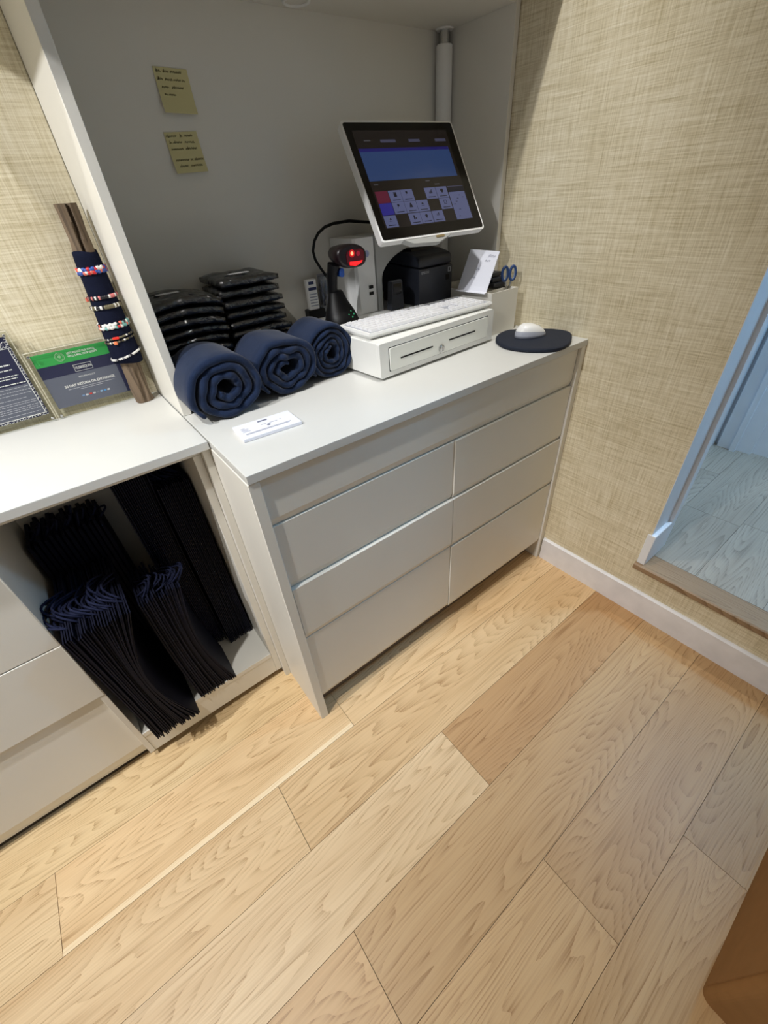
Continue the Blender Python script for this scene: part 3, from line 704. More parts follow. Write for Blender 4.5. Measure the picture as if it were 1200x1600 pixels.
# ------------------------------------------------------------------ receipt printer
pr_ = thing('receipt_printer', 'black receipt printer standing right of the terminal column', 'printer', (.818, .43, 1.0155))
bm = BM(); prism(bm, [(0, .0005), (.19, .0005), (.19, .118), (0, .105)], 'x', 0, .148); bevel(bm, .004, 2); obj('body', bm, M_BLK2, pr_, smooth=40)
bm = BM(); prism(bm, [(.002, .108), (.19, .1205), (.19, .146), (.06, .150), (.012, .140), (.002, .130)], 'x', .002, .146); bevel(bm, .005, 2); obj('lid', bm, M_BLK2, pr_, smooth=40)
bm = BM(); prism(bm, [(.055, .147), (.10, .1475), (.10, .156), (.06, .156)], 'x', .02, .115); obj('paper_slot', bm, M_BLK, pr_)
bbox('power_button', .118, .132, -.0012, .0, .062, .078, M_BLK, pr_)
FMp = frame_M((0, 0, 0), (1, 0, 0), (0, 0, 1))
M_PRT = mat('printer_lettering', (150, 152, 156), .5)
text('lettering', 'EPSON', .0105, M_PRT, pr_, Matrix.Translation((.010, -.0008, .094)) @ FMp, ext=.0003, bold=.0002)
bm = BM()
for q in ((.127, .129, .084, .098), (.137, .139, .084, .098), (.129, .137, .096, .098), (.129, .137, .084, .086)): box(bm, q[0], q[1], -.001, -.0002, q[2], q[3])
obj('status_mark', bm, M_PRT, pr_)
# card reader inside the arch
cr = thing('card_terminal', 'dark upright card terminal under the arch of the till stand', 'card terminal', (.752, .463, 1.0155))
bm = BM(); prism(bm, [(-.028, .0005), (.028, .0005), (.022, .082), (-.020, .082)], 'y', -.004, .02); bevel(bm, .003, 2); obj('body', bm, M_BLK2, cr, smooth=40)
bbox('top_edge', -.018, .020, -.002, .012, .0815, .0835, mat('grey_trim', (96, 98, 104), .4), cr)
bbox('screen', -.015, .016, -.0052, -.004, .045, .075, M_GLS, cr)

# ------------------------------------------------------------------ barcode scanner
bs = thing('barcode_scanner', 'black handheld barcode scanner glowing red in its cradle', 'scanner', (.536, .452, 1.0155))
SI = Matrix.Translation((-.536, -.452, -1.0155))
# cradle
bm = BM(); base = []
for (z, w_, d_, yc) in ((1.016, .050, .050, .452), (1.030, .050, .050, .452), (1.050, .044, .040, .456), (1.078, .030, .024, .464), (1.100, .022, .018, .468), (1.104, .018, .014, .468)):
    base.append([bm.verts.new((.530 + w_ * math.cos(a * PI / 10) * (1.0), yc + d_ * math.sin(a * PI / 10), z)) for a in range(20)])
for i in range(len(base) - 1):
    for k in range(20): f = bm.faces.new((base[i][k], base[i][(k + 1) % 20], base[i + 1][(k + 1) % 20], base[i + 1][k])); f.smooth = True
bm.faces.new(base[0][::-1]); bm.faces.new(base[-1]); crd = obj('cradle', bm, M_BLK, bs, M=SI)
for (dx, dz) in ((0, 0), (.009, .006), (-.008, .006), (.004, .013)):
    bm = BM(); lathe(bm, [(.0022, 0), (.0022, .0012)], (.540 + dx, .4085 + dz * 1.0, 1.040 + dz), 8, 'y'); obj('status_light', bm, mat('green_led', (40, 110, 80), .4, emit=(60, 200, 130), emit_s=.35), bs, M=SI)
bm = BM(); tube(bm, [(.522, .474, 1.085), (.521, .468, 1.115), (.520, .460, 1.145), (.524, .452, 1.172)], [.013, .0135, .0145, .017], 14); obj('handle', bm, M_BLK, bs, M=SI, smooth=50)
bm = BM(); prism(bm, rrect(.014, .022, .006, 4, .541, 1.150), 'y', .440, .462); obj('trigger', bm, mat('blue_trigger', (40, 84, 170), .4), bs, M=SI, smooth=40)
bm = BM(); hd = []
for (y, sx, sz, zc) in ((.400, .040, .0225, 1.1885), (.404, .046, .027, 1.189), (.415, .048, .0285, 1.189), (.44, .042, .026, 1.190), (.475, .030, .021, 1.190), (.498, .018, .014, 1.188)):
    ring = []
    for k in range(28):
        a = k * 2 * PI / 28; c_, s_ = math.cos(a), math.sin(a)
        ring.append(bm.verts.new((.556 + sx * math.copysign(abs(c_) ** .8, c_), y, zc + sz * math.copysign(abs(s_) ** .85, s_) - .006 * c_ * .6)))
    hd.append(ring)
for i in range(len(hd) - 1):
    for k in range(28): f = bm.faces.new((hd[i][k], hd[i][(k + 1) % 28], hd[i + 1][(k + 1) % 28], hd[i + 1][k])); f.smooth = True
bm.faces.new(hd[0][::-1]); bm.faces.new(hd[-1]); hdo = obj('head', bm, mat('scanner_shell', (26, 12, 16), .35), bs, M=SI)
bm = BM(); prism(bm, rrect(.058, .034, .012, 5, .563, 1.187), 'y', .3985, .4002); wn = obj('window', bm, mat('red_window', (40, 4, 8), .1, emit=(120, 8, 16), emit_s=.25), bs, M=SI)
bm = BM(); lathe(bm, [(.0045, 0), (.0045, .0008)], (.552, .3985, 1.196), 14, 'y'); obj('aimer', bm, mat('aimer_light', (255, 150, 120), .3, emit=(255, 130, 90), emit_s=2.2), bs, M=SI)
bm = BM(); lathe(bm, [(.009, 0), (.009, .0005)], (.552, .3985, 1.196), 14, 'y'); obj('aimer_halo', bm, mat('halo_light', (150, 10, 20), .3, emit=(200, 20, 24), emit_s=.7), bs, M=SI)
bm = BM(); lathe(bm, [(.006, 0), (.006, .0006)], (.572, .3985, 1.194), 14, 'y'); obj('aimer', bm, mat('dim_red_light', (120, 10, 30), .3, emit=(150, 14, 50), emit_s=.6), bs, M=SI)
bm = BM(); prism(bm, [(.542, 1.170), (.560, 1.166), (.580, 1.172), (.584, 1.177), (.566, 1.176), (.543, 1.178)], 'y', .3975, .3985); obj('light_bar', bm, mat('red_light_bar', (255, 30, 30), .3, emit=(255, 26, 30), emit_s=1.6), bs, M=SI)

# small pack behind the scanner
bt = thing('sanitizer_pack', 'white slim bottle with dark blue print behind the scanner', 'bottle', (.523, .600, 1.0155), -.1)
bm = BM(); prism(bm, rrect(.034, .022, .006, 4), 'z', .0265, .108); obj('body', bm, M_PLAW, bt, smooth=40)
bbox('label_band', -.0135, .0135, -.0118, -.011, .080, .088, mat('dark_blue_print', (40, 48, 90), .5), bt); bbox('label_band', -.011, .006, -.0118, -.011, .096, .104, MATS['dark_blue_print'], bt)
for k in range(5): bbox('label_line', -.0125, .0125, -.0116, -.011, .036 + k * .008, .0385 + k * .008, mat('grey_print', (140, 144, 160), .5), bt)
bbox('holder', -.026, .03, -.018, .018, .0005, .0263, M_BLK, bt, .003, 2)
b2 = thing('refill_pack', 'clear blister pack with dark blue refills beside the white bottle', 'pack', (.576, .598, 1.0155), -.1)
bbox('backing', -.024, .020, .004, .006, .012, .118, mat('grey_card', (150, 150, 158), .6), b2)
for k in range(3): 
    bm = BM(); lathe(bm, [(.0045, .03), (.0045, .072), (.003, .09), (.0015, .1)], (-.015 + k * .013, -.002, 0), 10); obj('refill', bm, mat('blue_refill', (30, 44, 96), .4), b2)
bbox('clear_cover', -.024, .020, -.009, .0035, .012, .112, M_FILM, b2, .003, 2)
bm = BM(); lathe(bm, [(.017, .0003), (.017, .011)], (0, 0, 0), 18); obj('foot', bm, M_BLK2, b2)

# ------------------------------------------------------------------ white organiser with papers and scissors
og = thing('desk_organiser', 'white open-topped desk organiser box right of the cash drawer', 'organiser', (.962, .252, H))
bm = BM(); ow, od, oh = .128, .26, .128
for q in ((0, ow, 0, .004, .0005, oh), (0, ow, od - .004, od, .0005, oh), (0, .004, .004, od - .004, .0005, oh), (ow - .004, ow, .004, od - .004, .0005, oh), (.004, ow - .004, .004, od - .004, .0005, .09)): box(bm, *q)
obj('tray', bm, M_LAM, og)
bbox('divider', .004, ow - .004, .040, .043, .09, oh - .002, M_LAM, og)
bbox('divider', .066, .069, .0435, .2, .09, oh - .002, M_LAM, og)
for i, (x0, x1, y0, y1, z1, tt) in enumerate(((.970, 1.022, .31, .42, 1.078, .010), (.975, 1.028, .318, .43, 1.094, .008))):
    pass
for i, (dz, wd) in enumerate(((0, .060), (.014, .058), (.028, .055))):
    o = bbox('black_case', 0, wd, 0, .10, 0, .0125, M_BLK2, None, .003, 2); o.location = (1.028, .302 + .006 * i, 1.0495 + dz)
    o.rotation_euler = (0, 0, .06 * (i - 1))
    tag(o, ['flat black case at the bottom of the pile in the organiser', 'middle black case of the pile in the organiser', 'top black case of the pile in the organiser'][i], 'case', 'black cases in the organiser')
def scissors(x, y, z, rz, label):
    t = thing('scissors', label, 'scissors', (x, y, z), rz, 'blue scissors')
    for s in (-1, 1):
        lp = [(s * .013 + .011 * math.cos(a * PI / 10) * .9, 0, .075 + .020 * math.sin(a * PI / 10)) for a in range(20)]
        bm = BM(); tube(bm, lp, .0042, 8, closed=True); obj('handle', bm, mat('blue_handle', (34, 66, 120), .4), t)
        lp2 = [(s * .013 + .0075 * math.cos(a * PI / 10) * .9, -.0004, .075 + .0165 * math.sin(a * PI / 10)) for a in range(20)]
        bm = BM(); tube(bm, lp2, .0022, 6, closed=True); obj('grip_lining', bm, mat('grey_blue_grip', (120, 138, 168), .5), t)
        bm = BM(); prism(bm, [(s * .010 - .003, .056), (s * .010 + .003, .056), (-s * .004 + .001, .001), (-s * .004 - .001, .001)], 'y', -.001 * s, .001 * s); obj('blade', bm, M_CHR, t)
    return t
scissors(1.074, .283, 1.0112, -.5, 'blue-handled scissors standing in the organiser')
# folded note standing on the keyboard's right end
fn = thing('folded_note', 'white folded note card with handwriting leaning beside the printer', 'note', (.95, .33, 1.049))
def quad_sheet(p, th=.0008):
    bm = BM(); a = Vector(p[1]) - Vector(p[0]); b = Vector(p[3]) - Vector(p[0]); n = a.cross(b).normalized() * th
    A = [bm.verts.new(Vector(q)) for q in p]; B = [bm.verts.new(Vector(q) + n) for q in p]
    bm.faces.new(A); bm.faces.new(B[::-1])
    for k in range(4): bm.faces.new((A[k], A[(k + 1) % 4], B[(k + 1) % 4], B[k]))
    return bm
FI = Matrix.Translation((-.95, -.33, -1.049))
obj('leaf', quad_sheet([(.9475, .385, 1.0515), (.956, .270, 1.0515), (1.004, .270, 1.155), (1.004, .388, 1.157)]), M_SHEET, fn, M=FI)
obj('lower_leaf', quad_sheet([(.9325, .384, 1.0495), (.938, .262, 1.0495), (.956, .268, 1.0515), (.9475, .386, 1.0515)]), M_SHEET, fn, M=FI)
pX = Vector((.956, .270, 1.0515)) - Vector((.9475, .385, 1.0515)); pU = Vector((1.004, .270, 1.155)) - Vector((.956, .270, 1.0515))
NM = FI @ frame_M((.9475, .385, 1.0515), pX, pU)
rw = random.Random(5); bm = BM()
for (x, y, l, h) in ((.080, .100, .026, .009), (.073, .087, .019, .007), (.050, .062, .014, .008), (.043, .038, .014, .007)): scribble(bm, x, y, l, h, rw, .00035, .0009)
obj('handwriting', bm, M_INKG, fn, M=NM)

# ------------------------------------------------------------------ mouse and pad
pc = Vector((1.006, .112, H)); pa = math.atan2(-.150, .150)
mp = thing('mouse_pad', 'dark navy rounded mouse pad at the right end of the worktop', 'mouse pad', pc, 0)
outl = []
PAD = [(0.921, 0.188), (0.976, 0.223), (1.031, 0.227), (1.071, 0.193), (1.11, 0.147), (1.128, 0.109), (1.125, 0.064), (1.081, 0.027), (1.019, -0.002), (0.973, -0.005), (0.93, 0.02), (0.896, 0.072), (0.89, 0.13)]
def crom(P, n=5):
    out = []; L_ = len(P)
    for i in range(L_):
        p0, p1, p2, p3 = [Vector(P[(i + k) % L_]) for k in (-1, 0, 1, 2)]
        for j in range(n):
            t = j / n; out.append(.5 * ((2 * p1) + (p2 - p0) * t + (2 * p0 - 5 * p1 + 4 * p2 - p3) * t * t + (-p0 + 3 * p1 - 3 * p2 + p3) * t ** 3))
    return out
pp = crom(PAD); cen = Vector((1.006, .112))
bm = BM(); rg = []
for (sc2, z) in ((.975, .0005), (1.0, .003), (1.0, .010), (.975, .0125), (.93, .0125)):
    rg.append([bm.verts.new(((p - cen) * sc2).to_3d() + Vector((0, 0, z))) for p in pp])
for i in range(len(rg) - 1):
    for k in range(len(pp)): bm.faces.new((rg[i][k], rg[i][(k + 1) % len(pp)], rg[i + 1][(k + 1) % len(pp)], rg[i + 1][k]))
bm.faces.new(rg[0][::-1]); bm.faces.new(rg[-1]); obj('pad_body', bm, M_PAD, mp, smooth=50)
ms = thing('computer_mouse', 'white wireless mouse resting on the navy pad', 'mouse', (1.010, .128, H + .0128), math.atan2(-.6, .8) + .15)
bm = BM(); n_u, n_v = 24, 10; rg = []
def mouse_pt(a, v, top):
    x = .050 * math.cos(a); y = .030 * math.sin(a) * (1 - .10 * math.cos(a))
    return x, y
for j in range(n_v + 1):
    ph_ = j / n_v; ring = []
    for k in range(n_u):
        a = 2 * PI * k / n_u; rr_ = math.cos(ph_ * PI / 2) ** .55 if j < n_v else 0.02
        x = .050 * math.cos(a) * rr_; y = .0300 * math.sin(a) * rr_ * (1 - .08 * math.cos(a))
        hmax = .0365 - .010 * (x / .05) - .008 * (x / .05) ** 2
        z = .0005 + hmax * math.sin(ph_ * PI / 2) ** .9
        ring.append(bm.verts.new((x, y, z)))
    rg.append(ring)
for j in range(n_v):
    for k in range(n_u):
        f = bm.faces.new((rg[j][k], rg[j][(k + 1) % n_u], rg[j + 1][(k + 1) % n_u], rg[j + 1][k])); f.smooth = True
        f.material_index = 1 if j < 3 else 0
bm.faces.new(rg[0][::-1]); bm.faces.new(rg[-1]); obj('shell', bm, [M_PLAW, mat('grey_mouse_side', (176, 180, 192), .4)], ms)
bm = BM(); tube(bm, [(.024 + .006 * math.cos(a * PI / 8), 0, .0215 + .006 * math.sin(a * PI / 8)) for a in range(16)], .0022, 8, closed=True); obj('scroll_wheel', bm, M_PLAS, ms)

# ------------------------------------------------------------------ sticky notes
def note(x0, x1, z0, z1, rot, words, label, seed):
    t = thing('sticky_note', label, 'note', ((x0 + x1) / 2, .6325, z0)); cx = (x0 + x1) / 2; w_, h_ = x1 - x0, z1 - z0
    bm = BM(); n = 6; F, Bk = [], []
    for j in range(n + 1):
        v = j / n; out = .0012 + .010 * (1 - v) ** 2
        F.append([bm.verts.new((sx * w_ / 2, -out - .0004, h_ * v)) for sx in (-1, 1)]); Bk.append([bm.verts.new((sx * w_ / 2, -out, h_ * v)) for sx in (-1, 1)])
    for j in range(n):
        bm.faces.new((F[j][0], F[j][1], F[j + 1][1], F[j + 1][0])); bm.faces.new((Bk[j][0], Bk[j + 1][0], Bk[j + 1][1], Bk[j][1]))
        for s in (0, 1): bm.faces.new((F[j][s], F[j + 1][s], Bk[j + 1][s], Bk[j][s]))
    bm.faces.new((F[0][0], Bk[0][0], Bk[0][1], F[0][1])); bm.faces.new((F[n][0], F[n][1], Bk[n][1], Bk[n][0]))
    RM = Matrix.Rotation(rot, 4, 'Y'); obj('paper', bm, M_NOTE, t, M=RM)
    rr = random.Random(seed); bm = BM()
    for (x, v, l) in words:
        sub = BM(); scribble(sub, x * w_ - w_ / 2, 0, l * w_, .0045, rr, .00042, 0)
        out = .0012 + .010 * (1 - v) ** 2 + .0009
        me = bpy.data.meshes.new('t'); bmesh.ops.transform(sub, matrix=frame_M((0, -out, h_ * v), (1, 0, 0), (0, 0, 1)), verts=list(sub.verts)); sub.to_mesh(me); sub.free(); bm.from_mesh(me); bpy.data.meshes.remove(me)
    obj('handwriting', bm, M_INK, t, M=RM)
note(.238, .311, 1.492, 1.566, .03, [(.06, .91, .13), (.26, .91, .16), (.48, .91, .32), (.06, .74, .14), (.28, .74, .2), (.52, .74, .22), (.78, .74, .08), (.12, .57, .2), (.42, .57, .34), (.14, .41, .1), (.27, .41, .2)], 'upper yellow sticky note with four handwritten lines', 3)
note(.226, .302, 1.388, 1.462, -.03, [(.04, .90, .3), (.45, .90, .06), (.6, .90, .24), (.08, .75, .08), (.2, .75, .26), (.55, .75, .05), (.62, .75, .22), (.08, .59, .36), (.52, .59, .34), (.1, .32, .4), (.56, .32, .07), (.68, .32, .28), (.16, .17, .26), (.52, .17, .36)], 'lower yellow sticky note crowded with handwriting', 8)

# ------------------------------------------------------------------ acrylic signs on the left counter
def Y2(x): return -.175 + (x + .175) * 1.0158
def Z2(z): return 1.317 + (z - 1.317) * 1.0158
M_GRN = mat('green_print', (58, 172, 84), .5, var=.02); M_NVP = mat('navy_print', (38, 40, 76), .5, var=.02); M_SLT = mat('slate_print', (104, 108, 126), .5, var=.02); M_WTX = mat('white_print', (248, 248, 248), .6); M_GTX = mat('pale_grey_print', (196, 198, 208), .6)
def sign(x0, x1, z1, label):
    t = thing('acrylic_sign', label, 'sign', ((x0 + x1) / 2, .612, H))
    cx = (x0 + x1) / 2
    TM = Matrix.Translation((-cx, -.612, -H))
    for nm, ya, yb_ in (('front_block', .603, .6105), ('back_block', .6125, .6185)):
        bbox(nm, x0, x1, ya, yb_, H + .0005, z1, M_ACR, t, .0008, 1, M=TM)
    bbox('edge_glint', x0 + .0005, x1 - .0005, .6022, .603, z1 - .0014, z1 - .0002, mat('painted_edge_glint', (236, 230, 210), .25), t, M=TM)  # thin pale strips paint the lit edge line of the acrylic
    for sx in (x0 + .0004, x1 - .0012): bbox('edge_glint', sx, sx + .0008, .6022, .603, H + .001, z1, mat('painted_edge_glint', (236, 230, 210), .25), t, M=TM)
    for sx in (x0 + .008, x1 - .008):
        for sz in (H + .009, z1 - .009):
            bm = BM(); lathe(bm, [(.0034, 0), (.0034, .0022), (.002, .003)], (sx, .603, sz), 12, 'y'); obj('magnet_pin', bm, M_CHR, t, M=TM)
    return t, TM
SY = .6025                                      # print layers sit between the acrylic blocks
def layer(t, TM, nm, x0, x1, z0, z1, m, d): 
    bm = BM(); box(bm, x0, x1, .6112 - d * .0001, .6118, z0, z1); return obj(nm, bm, m, t, M=TM)
# sign with the return policy
bx0, bx1, bz1 = Y2(-.241), Y2(-.052), Z2(1.085)
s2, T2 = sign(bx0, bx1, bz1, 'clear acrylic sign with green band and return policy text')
ix0, ix1 = Y2(-.231), Y2(-.063)
layer(s2, T2, 'navy_insert', ix0, ix1, Z2(.948), Z2(1.0465), M_NVP, 0); layer(s2, T2, 'green_band', ix0, ix1, Z2(1.0465), Z2(1.075), M_GRN, 0)
layer(s2, T2, 'slate_panel', ix0, Y2(-.072), Z2(.948), Z2(1.0195), M_SLT, 2)
def stext(s, x, z, size, m, t, TM, align='LEFT', sx=1.0, bold=0.0, yy=.6108): return text('lettering', s, size, m, t, TM @ frame_M((Y2(x), yy, Z2(z)), (1, 0, 0), (0, 0, 1)), align, .00005, sx, bold)
stext("LET'S REDUCE OUR WASTE.", -.161, 1.0658, .0062, M_WTX, s2, T2, sx=.80, bold=.0001)
stext("WE'LL E-MAIL YOUR RECEIPT", -.161, 1.0590, .0062, M_WTX, s2, T2, sx=.80, bold=.0001)
bm = BM(); cxs, czs = Y2(-.177), Z2(1.0615)
for rr_, w_ in ((.0095, .0005), (.0072, .0004)): tube(bm, [(cxs + rr_ * math.cos(a * PI / 14), .6108, czs + rr_ * math.sin(a * PI / 14)) for a in range(28)], w_, 4, closed=True)
for a in range(5): tube(bm, [(cxs, .6108, czs - .003), (cxs + .004 * math.cos(.4 + a * .6), .6108, czs + .004 * math.sin(.4 + a * .6))], .0005, 4)
obj('leaf_seal', bm, mat('pale_green_print', (176, 220, 176), .6), s2, M=T2)
lx0, lx1, lz0, lz1 = Y2(-.1605), Y2(-.1215), Z2(1.0225), Z2(1.0385); bm = BM()
for q in ((lx0, lx1, lz0, lz0 + .0007), (lx0, lx1, lz1 - .0007, lz1), (lx0, lx0 + .0007, lz0, lz1), (lx1 - .0007, lx1, lz0, lz1)): box(bm, q[0], q[1], .6106, .6108, q[2], q[3])
obj('logo_frame', bm, M_WTX, s2, M=T2)
stext('VILEBREQUIN', -.141, 1.0305, .0085, M_WTX, s2, T2, 'CENTER', .70, .0001)
stext('RETURN POLICY', -.1415, 1.0095, .0050, M_WTX, s2, T2, 'CENTER', 1.0)
stext('30 DAY RETURN OR EXCHANGE', -.1415, .9935, .0084, M_WTX, s2, T2, 'CENTER', .92, .0002)
for (xa, xb, z) in ((-.193, -.090, .9855), (-.168, -.118, .9815)):
    x = xa; bm = BM(); rr = random.Random(int(-xa * 1000))
    while x < xb: l = .003 + .006 * rr.random(); box(bm, Y2(x), Y2(min(x + l, xb)), .6106, .6108, Z2(z), Z2(z + .0013)); x += l + .0014
    obj('fine_print', bm, M_GTX, s2, M=T2)
for k, c_ in enumerate(((120, 150, 190), (220, 220, 226), (214, 70, 60), (200, 200, 204), (120, 124, 140), (150, 190, 226), (90, 160, 220), (226, 226, 230))):
    x = -.172 + k * .0082; bm = BM(); box(bm, Y2(x), Y2(x + .0058), .6104, .6108, Z2(.9635), Z2(.9672)); obj('payment_icon', bm, mat('icon_%d' % k, c_, .5), s2, M=T2)
# sign with the store notice (cut by the frame)
bx0, bx1, bz1 = Y2(-.400), Y2(-.2445), Z2(1.136)
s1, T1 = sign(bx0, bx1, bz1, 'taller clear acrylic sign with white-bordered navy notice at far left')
ix0, ix1, iz0, iz1 = Y2(-.391), Y2(-.2535), Z2(.944), Z2(1.124)
layer(s1, T1, 'navy_insert', ix0, ix1, iz0, iz1, M_NVP, 0); layer(s1, T1, 'slate_panel', Y2(-.385), Y2(-.2595), Z2(.951), Z2(1.022), M_SLT, 1)
bm = BM()
for q in ((-.386, -.2585, .9495, .9507), (-.386, -.2585, 1.0995, 1.1007), (-.2597, -.2585, .9495, 1.1007), (-.386, -.3848, .9495, 1.1007)): box(bm, Y2(q[0]), Y2(q[1]), .6106, .6108, Z2(q[2]), Z2(q[3]))
obj('white_border', bm, M_WTX, s1, M=T1)
bm = BM(); rr = random.Random(4)
def orn(xa, za):
    p = []; a0 = rr.random() * 6.28
    for k in range(6): p.append((xa + .0035 * math.cos(a0 + k * .9) * (1 - k * .1), .6107, za + .0035 * math.sin(a0 + k * .9) * (1 - k * .1)))
    tube(bm, p, .0005, 4)
for k in range(28): orn(Y2(-.2562), Z2(.947 + k * .0063))
for k in range(22): orn(Y2(-.388 + k * .006), Z2(.9468)); orn(Y2(-.388 + k * .006), Z2(1.1045)); orn(Y2(-.388 + k * .006), Z2(1.112)); 
obj('scroll_border', bm, M_WTX, s1, M=T1)
for (z, xr, th, m_, sd) in ((1.066, -.2725, .0030, M_WTX, 1), (1.056, -.2725, .0022, M_WTX, 2), (1.043, -.268, .0020, M_WTX, 3), (1.0375, -.272, .0020, M_WTX, 4), (1.026, -.2615, .0019, M_WTX, 5), (1.017, -.262, .0012, M_GTX, 6), (1.010, -.2605, .0012, M_GTX, 7), (1.003, -.262, .0012, M_GTX, 8), (.993, -.277, .0012, M_GTX, 9), (.985, -.262, .0012, M_GTX, 10), (.9805, -.263, .0012, M_GTX, 11), (.974, -.2615, .0012, M_GTX, 12), (.9695, -.2655, .0012, M_GTX, 13), (.965, -.262, .0012, M_GTX, 14), (.957, -.266, .0012, M_GTX, 15)):
    rq = random.Random(sd); x = -.378 if m_ is M_GTX else -.345; bm = BM()
    while x < xr: l = .003 + .008 * rq.random(); box(bm, Y2(x), Y2(min(x + l, xr)), .6106, .6108, Z2(z), Z2(z) + th); x += l + .0016
    obj('text_line', bm, m_, s1, M=T1)

# ------------------------------------------------------------------ driftwood stick with bracelets
SX, SYY = -.045, .572
st = thing('bracelet_stick', 'driftwood stick wrapped in navy felt leaning beside the niche panel', 'display stick', (SX, SYY, H))
bm = BM(); n = 40; rg = []
for j in range(28):
    z = .0006 + .424 * j / 27; f = j / 27; ring = []
    lx = .010 * f
    for k in range(n):
        a = 2 * PI * k / n
        r_ = .0215 * (1 + .16 * nz3((math.cos(a), math.sin(a), z * 14), 1.1, 2) + .10 * nz3((math.cos(a) * 2, math.sin(a) * 2, z * 40), 1.6, 5))
        # a long split down the front
        da = (a - (1.5 * PI + .1 + .15 * math.sin(z * 15)) + PI) % (2 * PI) - PI
        if abs(da) < .17 and (f > .52 or .03 < f < .2): r_ *= .30 if f > .52 else .72
        ring.append(bm.verts.new((lx + r_ * math.cos(a) * (1.02 if f < .6 else .95), r_ * math.sin(a), z)))
    rg.append(ring)
for j in range(27):
    for k in range(n): f = bm.faces.new((rg[j][k], rg[j][(k + 1) % n], rg[j + 1][(k + 1) % n], rg[j + 1][k])); f.smooth = True
bm.faces.new(rg[0][::-1]); bm.faces.new(rg[-1]); o = obj('driftwood', bm, M_STICK, st, smooth=60); o.color = (1, 1, 1, 1)
def sleeve_r(z): return .0255 + (.0345 - .0255) * (1 - (z - .108) / .232)
def sleeve_c(z): return .010 * z / .424 + (-.003 if z < .2 else 0)
bm = BM(); n = 28; rg = []
for j in range(16):
    z = .104 + .236 * j / 15; ring = []
    for k in range(n):
        a = 2 * PI * k / n; r_ = sleeve_r(z) * (1 + .015 * nz3((math.cos(a), math.sin(a), z * 9), 1.3, 8)); 
        if j in (0, 15): r_ *= .97
        ring.append(bm.verts.new((.010 * z / .424 + r_ * math.cos(a), r_ * math.sin(a) * .92, z + .003 * math.sin(a * 2))))
    rg.append(ring)
for j in range(15):
    for k in range(n): f = bm.faces.new((rg[j][k], rg[j][(k + 1) % n], rg[j + 1][(k + 1) % n], rg[j + 1][k])); f.smooth = True
bm.faces.new(rg[0][::-1]); bm.faces.new(rg[-1]); obj('felt_sleeve', bm, M_NAVYS, st)
def bead_mat(c): return mat('bead_%d_%d_%d' % c, c, .4)
def bracelet(z, kind, cols_, label, tilt=0.0, nbd=44, rb=.0026, extra=None):
    bz = H + z; t = thing('bracelet', label, 'bracelet', (SX, SYY, bz), 0, 'bracelets on the driftwood stick')
    rr = random.Random(int(z * 1e4)); R0 = sleeve_r(z) + rb * .5; bm = BM(); ms_ = [bead_mat(c) for c in cols_]
    for k in range(nbd):
        a = 2 * PI * k / nbd; strands = (-.0034, .0034) if kind == 'braid' else (0,)
        for si, dz in enumerate(strands):
            c = Vector((.010 * z / .424 + R0 * math.cos(a), R0 * .92 * math.sin(a), dz * (1 if k % 2 else .6) + tilt * math.cos(a) * R0))
            mi = rr.randrange(len(ms_))
            sb = bmesh.ops.create_icosphere(bm, subdivisions=1, radius=rb * (1.25 if kind == 'braid' else 1.0), matrix=Matrix.Translation(c) @ Matrix.Rotation(a + PI / 2, 4, 'Z') @ Matrix.Rotation((.6 if (k + si) % 2 else -.6) if kind != 'bead' else 0, 4, 'Y') @ Matrix.Diagonal((1.25, .8, 1.35 if kind == 'thin' else 1.05, 1)))
            for f in set(f for v in sb['verts'] for f in v.link_faces): f.material_index = mi; f.smooth = True
    obj('strand', bm, ms_, t)
    if extra:
        for (a, col, wdt, hh, dz) in extra:
            c = Vector((.010 * z / .424 + (R0 + .002) * math.cos(a), (R0 + .002) * .92 * math.sin(a), dz + tilt * math.cos(a) * R0))
            bm = BM(); box(bm, -wdt / 2, wdt / 2, -.003, .003, -hh / 2, hh / 2); bevel(bm, .001, 1); obj('charm', bm, bead_mat(col), t, M=Matrix.Translation(c) @ Matrix.Rotation(a + PI / 2, 4, 'Z'))
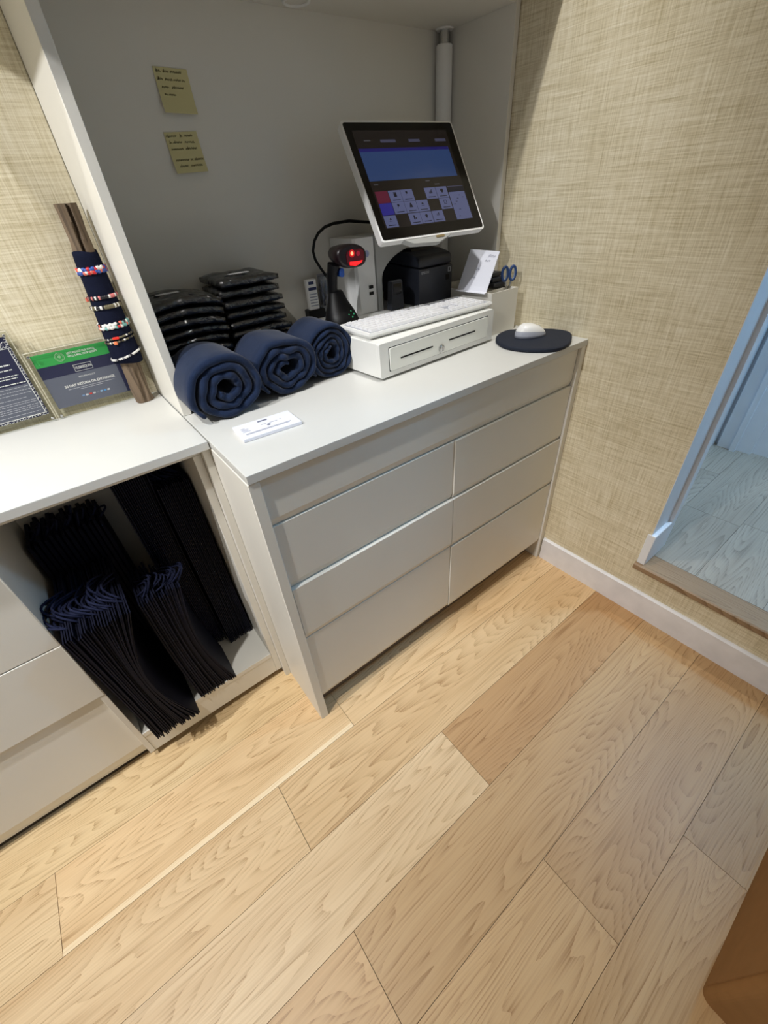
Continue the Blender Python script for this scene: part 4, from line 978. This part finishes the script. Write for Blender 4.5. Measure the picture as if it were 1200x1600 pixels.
RED, WHT, BLU, ORG, BLK_, OLV, TEAL, PNK = (206, 40, 44), (228, 226, 222), (52, 84, 160), (224, 110, 90), (28, 26, 34), (108, 100, 76), (120, 176, 172), (214, 120, 120)
bracelet(.305, 'braid', [RED, WHT, BLU, ORG, BLU], 'uppermost bracelet, a red white and blue braid on the navy felt', .03, 36, .0036)
bracelet(.252, 'thin', [WHT, BLK_, BLK_, PNK], 'second bracelet from the top in black, white and pink', .03, 46, .0036, [(PI * .98, ORG, .008, .008, -.002)])
bracelet(.232, 'thin', [OLV, OLV, WHT, BLK_], 'third bracelet from the top, olive and white chevron weave', .03, 46, .0040)
bracelet(.192, 'braid', [WHT, TEAL, WHT, ORG, BLK_], 'fourth bracelet, a pale teal and white braid', .06, 36, .0034, [(PI * 1.55, RED, .006, .005, -.003)])
bracelet(.166, 'bead', [WHT, OLV, BLK_, OLV], 'upper strand of the double bracelet with a red tube bead', .13, 50, .0025, [(PI * 1.40, (226, 44, 30), .014, .005, .001)])
bracelet(.158, 'bead', [WHT, OLV, BLK_, OLV], 'lower strand of the double bracelet with an orange charm', .13, 50, .0025, [(PI * 1.36, (236, 130, 84), .008, .007, -.001)])
bracelet(.122, 'bead', [WHT, WHT, BLK_, (150, 150, 154)], 'lowest bracelet of silver and black beads', .22, 46, .0030)

# ------------------------------------------------------------------ cardboard box behind the photographer's side
bxr = thing('cardboard_box', 'brown cardboard box standing on the floor at the lower right', 'box', (.30, -.966, 0))
bm = BM()
rc = .018; poly = [(.62, 0), (.62, -.42), (0, -.42), (0, -rc)]
for k in range(1, 6): poly.append((rc - rc * math.cos(k * PI / 12), -rc + rc * math.sin(k * PI / 12)))
poly.append((rc, 0)); prism(bm, poly, 'z', .0005, .46); obj('carton', bm, M_BOX, bxr)
bm = BM(); prism(bm, [(rc, .0002), (.10, .0002), (.10, .0022), (rc, .0022)], 'z', .02, .45); obj('glue_flap', bm, M_BOX, bxr)
for (x0, x1) in ((.001, .309), (.311, .619)):
    bm = BM(); prism(bm, [(x0, -.419), (x1, -.419), (x1, -.02), (x0, -.02)], 'z', .4605, .464); obj('lid_flap', bm, M_BOX, bxr)
